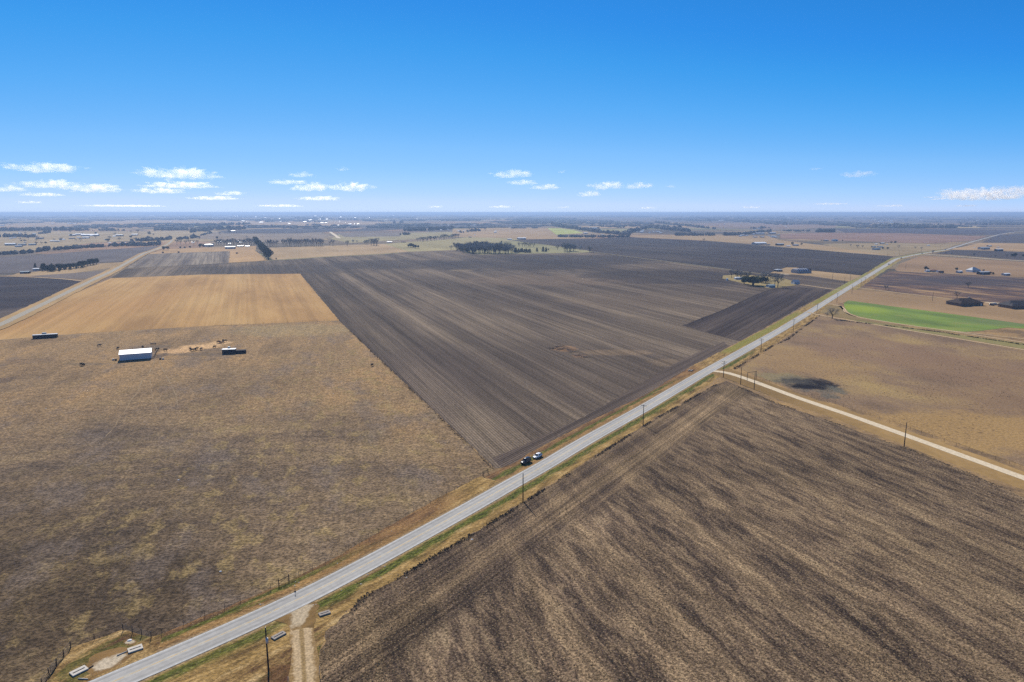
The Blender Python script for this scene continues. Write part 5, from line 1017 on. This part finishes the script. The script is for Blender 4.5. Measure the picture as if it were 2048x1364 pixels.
# rocks and litter in the verge
rv, rfc = ico(2)
def rock(x, y, s, label, mat='concrete', group=None):
    p = G(x, y); o = link('rock', [(v.x * s * (1 + .4 * mn.noise(v * 1.3 + Vector((x, y, 0)))), v.y * s * .8 * (1 + .4 * mn.noise(v * 1.9)), max(-.05, v.z * s * .5)) for v in rv], rfc, M[mat]); o.location = (p.x, p.y, .02); tag(o, label, 'rock', group)
rock(259.5, 1281, .45, 'white stone block in the pale ring by the pipe gate', 'white_wall')
for x, y in [(591, 1164), (598, 1165), (526, 1208), (521, 1209), (783, 1062), (675, 1127), (683, 1181), (722, 1168), (735, 1149), (762, 1156), (770, 1133), (813, 1155), (627, 1210), (632, 1209)]: rock(x, y, random.uniform(.12, .22), 'pale pebble or scrap of litter in the grass verge', 'concrete', 'pale stones in the verge')
for x, y, l in [(441, 1143, 'small white stone in the brown pasture above the road'), (357, 960, 'small white stone in the middle of the brown pasture'), (92, 817, 'small white stone at the left of the brown pasture'), (944, 1079, 'white scrap at the edge of the stubble field below the pole')]: rock(x, y, .3, l, 'white_wall')
# brush heap in the ploughed field
for k, (x, y, s) in enumerate([(1104, 697, 1.6), (1112, 694, 1.8), (1120, 693, 1.5), (1128, 697, 2.2), (1136, 700, 1.8), (1143, 704, 1.5), (1118, 699, 1.4), (1157, 711, 1.6), (1168, 714, 1.3)]):
    p = G(x, y); mb = MB(); rn_ = random.Random(k)
    for q in range(60):
        c = Vector((rn_.gauss(0, s * .7), rn_.gauss(0, s * .5), rn_.uniform(.05, .5))); e = c + Vector((rn_.gauss(0, 1), rn_.gauss(0, .8), rn_.uniform(-.1, .5))); mb.tube(c, e, .07, .03, 4)
    o = mb.build('brush_pile', simple('dead_brush_%d' % k, (.32, .24, .17, 1), .95, .05, .3, 5) if k < 1 else bpy.data.materials['dead_brush_0'], None); o.location = (p.x, p.y, 0)
    tag(o, 'heap of rusty-brown dead brush in the middle of the ploughed field' if k < 7 else 'outlying brush heap right of the main brush heaps', 'brush pile', 'brush heaps in the main row' if k < 7 else 'outlying brush heaps')
# ------------------------------------------------------------------ weeds, tufts (uncountable)
def weeds(label, pts, n, hmin, hmax, spread, mat, name='weeds'):
    mb = MB(); rn_ = random.Random(len(label)); P = [G(*p) for p in pts]; Ls = [(P[i + 1] - P[i]).length for i in range(len(P) - 1)]; T = sum(Ls)
    for _ in range(n):
        t = rn_.random() * T; i = 0
        while i < len(Ls) - 1 and t > Ls[i]: t -= Ls[i]; i += 1
        c = P[i].lerp(P[i + 1], t / Ls[i]); dn = mn.noise(Vector((c.x * .12, c.y * .12, 2)))
        if dn < -.25 + rn_.random() * .3: continue
        c = c + Vector((rn_.gauss(0, spread), rn_.gauss(0, spread), 0)); h = rn_.uniform(hmin, hmax)
        for k in range(5):
            a = rn_.uniform(0, 6.3); w_ = Vector((math.cos(a), math.sin(a), 0)) * rn_.uniform(.05, .16); l = Vector((rn_.gauss(0, .2), rn_.gauss(0, .2), h * rn_.uniform(.6, 1))); mb.poly([c - w_, c + w_, c + l])
    o = mb.build(name, mat, None); tag(o, label, 'weeds', kind='stuff')
weeds('dark ragged weeds along the edge of the stubble field', [(700, 1226), (725, 1197), (860, 1118), (960, 1060), (1046, 1006), (1160, 933), (1286, 853), (1400, 787), (1434, 769)], 2600, .15, .45, .4, M['weed'])
weeds('weeds along the white lane edge of the stubble field', [(1450, 762), (1536, 800), (1700, 857), (1859, 914), (2048, 994)], 900, .12, .3, .4, M['weed'])
weeds('dark weeds along the fence right of the road', [(1470, 738), (1545, 692), (1577, 678), (1600, 660), (1640, 631)], 1100, .3, .8, .4, M['weed'])
weeds('dead weeds along the ploughed field boundary', [(700, 662), (760, 720), (860, 816), (985, 937)], 900, .15, .4, .4, M['weed'])
weeds('dead weeds round the foot of the foreground pole', [(545, 1385), (600, 1380)], 500, .3, .9, .9, M['weed'])
weeds('dark scrub line between the tracks', [(1680, 641), (1811, 656), (1900, 667)], 600, .4, 1.0, .6, M['weed'])
weeds('scrub along the ditch below the green field', [(1900, 668), (1990, 681), (2048, 690), (2100, 698)], 450, .4, 1.0, .6, M['weed'])
def tufts(label, px, n, mat, h0, h1, name='grass_tufts', dens=None):
    mb = MB(); rn_ = random.Random(n); x0, x1, y0, y1 = px
    for _ in range(n):
        y = y0 + (y1 - y0) * rn_.random(); x = rn_.uniform(x0, x1)
        if dens and not dens(x, y): continue
        c = G(x, y)
        if mn.noise(Vector((c.x * .05, c.y * .05, 7))) < rn_.uniform(-.3, .3): continue
        h = rn_.uniform(h0, h1); s = h * rn_.uniform(.5, 1.0)
        for k in range(4):
            a = rn_.uniform(0, 6.3); w_ = Vector((math.cos(a), math.sin(a), 0)) * s * .5; b_ = c + Vector((rn_.gauss(0, s * .4), rn_.gauss(0, s * .4), 0)); mb.poly([b_ - w_, b_ + w_, b_ + Vector((rn_.gauss(0, s * .3), rn_.gauss(0, s * .3), h))])
    o = mb.build(name, mat, None); tag(o, label, 'grass', kind='stuff')
TG = leaf_mat('tuft_blades', C(130, 112, 92), C(200, 178, 146))
def in_past(x, y): return y < 1262 - (x - 324) * .43 if x > 250 else y < 1262 + (250 - x) * .3
tufts('dry grass tussocks in the brown pasture', (-40, 960, 860, 1330), 9000, TG, .06, .17, dens=lambda x, y: in_past(x, y) and not (x > 900 - (930 - y) and y < 935 and x > 905))
tufts('dark tufts in the pasture right of the road', (1620, 2048, 655, 800), 1500, leaf_mat('dark_tuft', C(86, 72, 60), C(130, 110, 88)), .14, .34, dens=lambda x, y: y > 640 + (x - 1640) * .17 and y < 790 + (x - 1600) * .3)
STW = leaf_mat('straw_stubble', C(120, 102, 80), C(215, 196, 160))
def in_stub(x, y): return x > 1046 + (1004 - y) * 1.56 + 14 and y > 790 + (x - 1500) * .40 and not (x < 700 and y < 1260)
tufts('standing straw stubble in the foreground field', (640, 2060, 900, 1380), 30000, STW, .08, .22, 'straw_stubble', dens=in_stub)
# ------------------------------------------------------------------ cattle
def make_cow(mat):
    r = empty('cow', (0, -700, 0)); me = bpy.data.meshes.new('body')
    J = [((0, 0, 1.05), .36), ((.55, 0, 1.1), .36), ((-.6, 0, 1.08), .34), ((.95, 0, 1.15), .22), ((1.25, 0, .95), .15), ((1.5, 0, .72), .13), ((1.68, 0, .60), .08), ((.6, .2, .7), .14), ((.6, .2, .35), .07), ((.6, .2, 0.02), .06), ((.6, -.2, .7), .14), ((.62, -.2, .35), .07), ((.62, -.2, .02), .06),
         ((-.75, .2, .75), .17), ((-.82, .2, .4), .08), ((-.76, .2, .02), .06), ((-.75, -.2, .75), .17), ((-.82, -.2, .4), .08), ((-.76, -.2, .02), .06), ((-.98, 0, 1.1), .05), ((-1.05, 0, .55), .03), ((1.3, .14, 1.06), .03), ((1.3, -.14, 1.06), .03)]
    E = [(0, 1), (0, 2), (1, 3), (3, 4), (4, 5), (5, 6), (1, 7), (7, 8), (8, 9), (1, 10), (10, 11), (11, 12), (2, 13), (13, 14), (14, 15), (2, 16), (16, 17), (17, 18), (2, 19), (19, 20), (4, 21), (4, 22)]
    me.from_pydata([j[0] for j in J], E, [])
    o = bpy.data.objects.new('body', me); COL.objects.link(o); o.modifiers.new('s', 'SKIN'); me.skin_vertices[0].data[0].use_root = True
    for i, j in enumerate(J): me.skin_vertices[0].data[i].radius = (j[1], j[1])
    s = o.modifiers.new('u', 'SUBSURF'); s.levels = 1; s.render_levels = 1
    dg = bpy.context.evaluated_depsgraph_get(); nm = bpy.data.meshes.new_from_object(o.evaluated_get(dg)); bpy.data.objects.remove(o)
    nm.materials.clear(); nm.materials.append(mat)
    b = bpy.data.objects.new('body', nm); COL.objects.link(b); b.parent = r; return r
CW = {'b': make_cow(M['cow_black']), 'r': make_cow(M['cow_red'])}; cu = set()
for k, x, y, a, l, gp in [('b', 381.3, 700, 150, 'black cow at the left of the group on the pale feeding ground', 0), ('b', 385, 702, 20, 'black cow in the middle of the feeding ground group', 0), ('b', 389.5, 701.5, 200, 'black cow touching its neighbour on the feeding ground', 0), ('b', 393.6, 699.5, 10, 'black cow at the right of the feeding ground group', 0), ('b', 402.6, 700, 80, 'single small black cow right of the feeding ground group', 0), ('b', 429, 696, 60, 'black cow on the grey soil between the two groups', 0), ('b', 446.3, 683.5, 100, 'upper black cow at the far tip of the feeding ground', 0), ('b', 450.5, 684, 15, 'rightmost black cow at the far tip of the feeding ground', 0), ('r', 441, 687, 170, 'reddish cow in the far tip group', 0), ('r', 444.5, 687.5, 30, 'red-brown cow beside the reddish cow', 0), ('r', 437, 686, 10, 'leftmost red-brown cow of the far tip group', 0),
                       ('b', 199, 693, 20, 'black cow grazing alone left of the white barn', 0), ('b', 236, 698.5, 90, 'black cow facing away just behind the left of the barn', 0), ('b', 286, 696, 140, 'black cow behind the middle of the barn', 0), ('b', 314, 701, 40, 'black cow by the pen right of the barn', 0), ('b', 331, 702, 0, 'small dark cow at the left of the feeding ground', 0), ('b', 164, 731, 5, 'dark cow standing below and left of the barn', 0), ('b', 166.5, 732, 170, 'second dark cow below and left of the barn', 0), ('b', 744, 732.5, 70, 'lone black cow near the ploughed field boundary', 0)]:
    o = CW[k] if k not in cu else copy_tree(CW[k]); cu.add(k); p = G(x, y); o.location = (p.x, p.y, .03); o.rotation_euler = (0, 0, R(a)); o.scale = (1.05,) * 3; tag(o, l, 'cow', 'cattle around the barn')
# feeders and pen by the barn
p = G(307, 688.5); o = empty('feed_trough', (p.x, p.y, 0), R(14)); tag(o, 'dark feed trough behind the right end of the barn', 'trough'); MB().box(-1.6, 1.6, -.35, .35, .35, .75).build('trough', M['dark_wall'], o)
for s in (-1.3, 1.3): MB().box(s - .06, s + .06, -.3, .3, 0, .35).build('leg', M['pipe'], o)
fence('cattle_pen', [G(*p) for p in [(318, 698), (312, 708), (308, 716), (303, 719)]], 2.2, 'short dark cattle pen fence at the right end of the barn', 1.4, .07, (.5, .9, 1.3), .05, 'pipe')
for x, y, l, mt in [(232, 721, 'dark feeder drum at the left corner of the barn', 'dark_wall'), (227, 720.5, 'pale drum left of the feeder by the barn corner', 'concrete'), (321, 719, 'dark water tank right of the pen', 'dark_wall'), (326.5, 719, 'pale low trough right of the water tank', 'concrete'), (326, 506, 'rust-coloured round tank on the tan strip, left of two', 'rust'), (357.5, 505.5, 'rust-coloured round tank on the tan strip, right of two', 'rust'), (474, 507.5, 'rusty tank in the small tan paddock', 'rust')]:
    p = G(x, y); m_ = max(1, mpp(x, y) / .3); o = MB().tube((0, 0, 0), (0, 0, .8 * m_), .55 * m_, n=14).tube((0, 0, .8 * m_ + .001), (0, 0, .8 * m_ + .06), .6 * m_, n=14).build('tank', M[mt], None); o.location = (p.x, p.y, 0); tag(o, l, 'tank')
p = G(1384, 742); o = empty('gate_post_frame', (p.x, p.y, 0), R(55)); tag(o, 'low pale timber frame with a dark gap in the verge across from the white lane', 'culvert')
MB().box(-1.6, 1.6, 0, .5, 0, .4).box(-1.6, 1.6, 1.2, 1.7, 0, .4).build('concrete_frame', M['concrete_old'], o); MB().box(-1.5, 1.5, .5, 1.2, .0, .1).build('opening', M['dark'], o)

# ------------------------------------------------------------------ cars
def make_car(kind, paint):
    r = empty('parked_car', (0, -800, 0))
    suv = kind == 'suv'; Lh = 2.35 if suv else 2.15; Wd = .96 if suv else .88; hb = 1.12 if suv else .92; ht = 1.80 if suv else 1.46
    # body: stations along x of (x, z_low, z_belt, half width)
    if suv: stn = [(-Lh, .45, .95, .84), (-Lh + .1, .36, 1.1, .92), (-1.4, .34, 1.14, Wd), (0, .34, 1.12, Wd), (.75, .34, 1.10, Wd), (1.0, .34, 1.08, .95), (1.9, .36, 1.02, .92), (2.22, .4, .92, .86), (Lh, .48, .80, .74)]
    else: stn = [(-Lh, .42, .80, .70), (-Lh + .12, .32, .92, .8), (-1.3, .28, .95, Wd), (0, .28, .92, Wd), (.7, .28, .90, Wd), (1.2, .28, .84, .86), (1.75, .3, .74, .82), (2.0, .34, .64, .74), (Lh, .4, .56, .6)]
    V = []; Fc = []
    for x, z0, z1, w_ in stn:
        V += [(x, -w_ * .9, z0), (x, -w_, z0 + .18), (x, -w_, z1 - .14), (x, -w_ * .9, z1), (x, 0, z1 + .04), (x, w_ * .9, z1), (x, w_, z1 - .14), (x, w_, z0 + .18), (x, w_ * .9, z0)]
    for i in range(len(stn) - 1):
        for j in range(8): a = i * 9 + j; Fc.append((a, a + 9, a + 10, a + 1))
        a = i * 9; Fc.append((a + 8, a + 17, a + 9, a))
    Fc += [tuple(range(9)), tuple((len(stn) - 1) * 9 + j for j in range(9))[::-1]]
    link('body', V, Fc, M[paint], r, smooth=True)
    # cabin: glass house with painted roof
    cb = [(-2.2, .78, -2.05, .66), (.95, .80, .35, .64)] if suv else [(-2.0, .74, -1.35, .58), (1.1, .76, .3, .58)]
    (xb, wb_, xtb, wtb), (xf, wf, xtf, wtf) = cb; z0 = hb - .06; z1 = ht - .07
    gl = MB(); gl.v = [(xb, -wb_, z0), (xf, -wf, z0), (xf, wf, z0), (xb, wb_, z0), (xtb, -wtb, z1), (xtf, -wtf, z1), (xtf, wtf, z1), (xtb, wtb, z1)]
    gl.f = [(0, 1, 5, 4), (2, 3, 7, 6)]; gl.build('side_window', M['glass'], r)
    g2 = MB(); g2.v = list(gl.v); g2.f = [(1, 2, 6, 5)]; g2.build('windscreen', M['glass'], r)
    g3 = MB(); g3.v = list(gl.v); g3.f = [(3, 0, 4, 7)]; g3.build('rear_window', M['glass'], r)
    rf = MB(); n_ = 5; 
    for i in range(n_ + 1):
        t = i / n_; x = xtb - .06 + (xtf - xtb + .12) * t; zc = ht - .05 * (2 * t - 1) ** 2
        rf.v += [(x, -wtb - .03, z1 - .02), (x, -wtb * .85, zc - .01), (x, 0, zc + .02), (x, wtb * .85, zc - .01), (x, wtb + .03, z1 - .02)]
    for i in range(n_):
        for j in range(4): a = i * 5 + j; rf.f.append((a, a + 5, a + 6, a + 1))
    rf.f += [(0, 1, 2, 3, 4), tuple(n_ * 5 + j for j in range(5))[::-1]]; rf.build('roof', M[paint], r, True)
    pl = MB()
    for s in (-1, 1):
        pl.tube((xb, s * wb_, z0), (xtb, s * wtb, z1), .05, n=4); pl.tube((xf, s * wf, z0), (xtf, s * wtf, z1), .045, n=4); xm = (xtb + xtf) / 2; pl.tube((xm, s * (wb_ + .01), z0), (xm, s * (wtb + .01), z1), .045, n=4)
    pl.build('pillars', M[paint], r)
    for sx in (-1.4, 1.42):
        for s in (-1, 1):
            R_ = .39 if suv else .33; wmesh = MB().tube((sx, s * (Wd - .22), R_), (sx, s * (Wd + .02), R_), R_, n=18).build('wheel', M['tyre'], r); MB().tube((sx, s * (Wd + .021), R_), (sx, s * (Wd + .04), R_), R_ * .6, n=12).build('rim', M['rim'], wmesh)
    hz = .82 if suv else .62
    for s in (-1, 1):
        MB().box(Lh - .2, Lh - .03, s * .62 - .14, s * .62 + .14, hz - .1, hz + .06).build('headlight', M['lamp'], r); MB().box(-Lh - .01, -Lh + .1, s * .68 - .1, s * .68 + .1, hb - .35, hb - .1).build('tail_light', M['red_lamp'], r)
        MB().box(.75, .95, s * (Wd + .1) - .1, s * (Wd + .1) + .08, hb + .0, hb + .16).build('mirror', M[paint], r)
    return r
def road_at(x, y): p = G(x, y); return (p.x, p.y, .09)
suvo = make_car('suv', 'black_paint'); suvo.name = 'parked_car'; a = G(1041.8, 929), G(1060.5, 919.5); suvo.location = (G(1051.5, 926).x, G(1051.5, 926).y, .02); suvo.rotation_euler = (0, 0, R(56 + 180)); suvo.scale = (.92,) * 3; wc_s = .92; tag(suvo, 'boxy black SUV parked on the grass verge', 'car')
wc = make_car('hatch', 'white_paint'); wc.name = 'parked_car'; q = G(1075, 914.8); wc.location = (q.x, q.y, .02); wc.rotation_euler = (0, 0, R(55.5 + 180)); wc.scale = (.93,) * 3; tag(wc, 'white hatchback parked on the grass verge behind the black SUV', 'car')
def off(p, ang, o): return (p[0] + math.sin(R(ang)) * o, p[1] - math.cos(R(ang)) * o, p[2])
for i, (x, y, pt, l, ang, sd) in enumerate([(1780, 529.5, 'blue_paint', 'dark blue car driving on the road before the bend', 56, -1.9), (1800, 517, 'black_paint', 'black car just before the bend of the road', 56, 1.9), (1841.5, 507.5, 'silver_paint', 'grey car on the road past the bend', 45, 1.9), (1890.5, 499.7, 'black_paint', 'small dark car on the far straight of the road', 42, 0), (1966, 478.5, 'red_paint', 'red car on the far road near the horizon', 50, 0), (2010, 467.5, 'silver_paint', 'tiny pale car at the far end of the road, left of two', 50, 0), (2016, 466.5, 'black_paint', 'tiny dark car at the far end of the road, right of two', 50, 0)]):
    c = make_car('suv' if i in (1, 3) else 'hatch', pt) if i < 5 else None
    if c is None: c = copy_tree(cars[i - 3])
    if i == 0: cars = []
    cars.append(c); c.name = 'moving_car'; c.location = off(road_at(x, y), ang, sd); c.rotation_euler = (0, 0, R(ang + (180 if sd < 0 else 0))); tag(c, l, 'car', 'cars on the road')
for x, y, pt, l in [(1983, 611, 'black_paint', 'dark pickup-sized car parked in the white yard between the ranch houses'), (1990, 610, 'silver_paint', 'grey car parked in the white yard right of the dark one')]:
    c = make_car('suv', pt); c.name = 'parked_car'; q = G(x, y); c.location = (q.x, q.y, .08); c.rotation_euler = (0, 0, R(20)); tag(c, l, 'car')

# ------------------------------------------------------------------ clouds
def cloud_mat():
    m = bpy.data.materials.new('cloud_vapour'); m.use_nodes = True; t = m.node_tree; t.nodes.clear(); o = t.nodes.new('ShaderNodeOutputMaterial'); v = t.nodes.new('ShaderNodeVolumePrincipled')
    v.inputs['Color'].default_value = (1, 1, 1, 1); v.inputs['Anisotropy'].default_value = .45; t.links.new(v.outputs[0], o.inputs[1])
    tc = t.nodes.new('ShaderNodeTexCoord'); n = t.nodes.new('ShaderNodeTexNoise'); n.inputs['Scale'].default_value = .0022; n.inputs['Detail'].default_value = 5; n.inputs['Roughness'].default_value = .6; t.links.new(tc.outputs['Object'], n.inputs[0])
    mr = t.nodes.new('ShaderNodeMapRange'); mr.interpolation_type = 'SMOOTHSTEP'; mr.inputs[1].default_value = .43; mr.inputs[2].default_value = .66; mr.inputs[4].default_value = .0015; t.links.new(n.outputs[0], mr.inputs[0]); t.links.new(mr.outputs[0], v.inputs['Density'])
    return m
cm = cloud_mat(); cv, cf = ico(5)
CL = [(88, 338, 130, 22, 'long thin cloud at the upper left'), (18, 379, 60, 14, 'small cloud cut by the left edge'), (100, 371, 105, 17, 'broad faint cloud at the left above the bright puff'), (185, 379, 95, 20, 'bright puffy cloud left of the largest one'), (357, 350, 140, 24, 'largest bright lens-shaped cloud'), (362, 372, 130, 16, 'flat cloud just below the largest one'), (320, 383, 90, 11, 'thin streak below the flat cloud'), (85, 390, 70, 8, 'faint streak low at the left'), (60, 405, 60, 8, 'low faint cloud near the left horizon'),
      (430, 397, 90, 8, 'low streak right of the large clouds'), (460, 388, 50, 9, 'small puff above the low streak'), (575, 365, 75, 10, 'thin cloud at left of centre'), (603, 351, 50, 11, 'little cloud above the thin one left of centre'), (622, 377, 80, 17, 'bright cloud left of centre'), (703, 376, 75, 19, 'round bright cloud next to the bright one left of centre'), (640, 398, 80, 8, 'low streak left of centre'), (686, 339, 28, 8, 'tiny high puff left of centre'),
      (1022, 350, 80, 18, 'ragged cloud in the centre'), (1044, 366, 62, 10, 'flat cloud just under the ragged centre cloud'), (1090, 375, 60, 12, 'small cloud right of the flat centre one'), (1125, 344, 20, 7, 'tiny puff high in the centre'), (1212, 373, 64, 18, 'bright cloud right of centre'), (1276, 373, 58, 13, 'flatter cloud beside the bright one right of centre'), (1178, 389, 48, 12, 'small tilted cloud right of centre'), (1342, 373, 22, 7, 'tiny puff right of the flatter cloud'),
      (1713, 350, 58, 15, 'single white puff in the right half'), (1632, 338, 26, 7, 'tiny high puff right'), (1960, 392, 160, 26, 'big wispy cloud bank at the right'), (2030, 384, 80, 20, 'upper end of the right cloud bank'), (1783, 412, 70, 7, 'low streak on the right horizon'), (1295, 416, 46, 8, 'white cap on the horizon right of centre'), (1000, 414, 60, 8, 'white cap on the centre horizon'), (1128, 415, 34, 7, 'small cap on the horizon'), (870, 414, 44, 7, 'small low cap left of centre horizon'), (560, 412, 120, 8, 'long low haze streak on the left horizon'), (1500, 415, 50, 7, 'low cap on the right centre horizon'), (1660, 408, 90, 6, 'thin low streak right'), (1930, 412, 60, 6, 'low streak at far right horizon'), (250, 412, 200, 7, 'long faint streak on the far left horizon')]
for x, y, wpx, hpx, l in CL:
    u = (x - 1024) / F; v = (682 - y) / F; d = Vector((u, math.cos(PITCH) + v * math.sin(PITCH), -math.sin(PITCH) + v * math.cos(PITCH)))
    alt = 1500; t = min(alt / max(d.z, .004), 60000); c = Vector((0, 0, H)) + d * t; m_ = t / F; a_ = wpx * m_ * (.46 if y < 400 else .34); h_ = hpx * m_ * (.56 if y < 400 else .34); sd = Vector((x * .37, y * .91, 0)); V = []
    for p in cv:
        q = 1 + 1.1 * mn.fractal(Vector((p.x * 2.2 * max(1, wpx / 50), p.y * 2.5, p.z * 1.6)) + sd, .8, 2.1, 5) * .55
        z = p.z * h_ * (q if p.z > 0 else .55 * q); V.append((p.x * a_ * q, p.y * a_ * .6 * q, z))
    o = link('cloud', V, cf, cm, smooth=True); o.location = c; o.rotation_euler = (0, 0, -math.atan2(d.x, d.y)); tag(o, l, 'cloud', 'clouds above the horizon')

# ------------------------------------------------------------------ haze
hz = MB().box(-S * .98, S * .98, -390, S * .98, -1, 85)
hm = bpy.data.materials.new('haze_air'); hm.use_nodes = True; t = hm.node_tree; t.nodes.clear(); ho = t.nodes.new('ShaderNodeOutputMaterial'); pv = t.nodes.new('ShaderNodeVolumePrincipled')
pv.inputs['Color'].default_value = (.37, .53, .80, 1); pv.inputs['Density'].default_value = 1.15e-4; pv.inputs['Anisotropy'].default_value = .25; t.links.new(pv.outputs[0], ho.inputs[1])
g = hz.build('haze', hm, None); g['kind'] = 'stuff'; g['label'] = 'thin blue air haze over the plain'
# keep only the prototypes that were placed
for src in [s for k in TREES for s in TREES[k]] + list(PT.values()):
    if src.location.y < -450:
        for ch in [k for k in list(COL.objects) if k.parent == src]: bpy.data.objects.remove(ch)
        bpy.data.objects.remove(src)
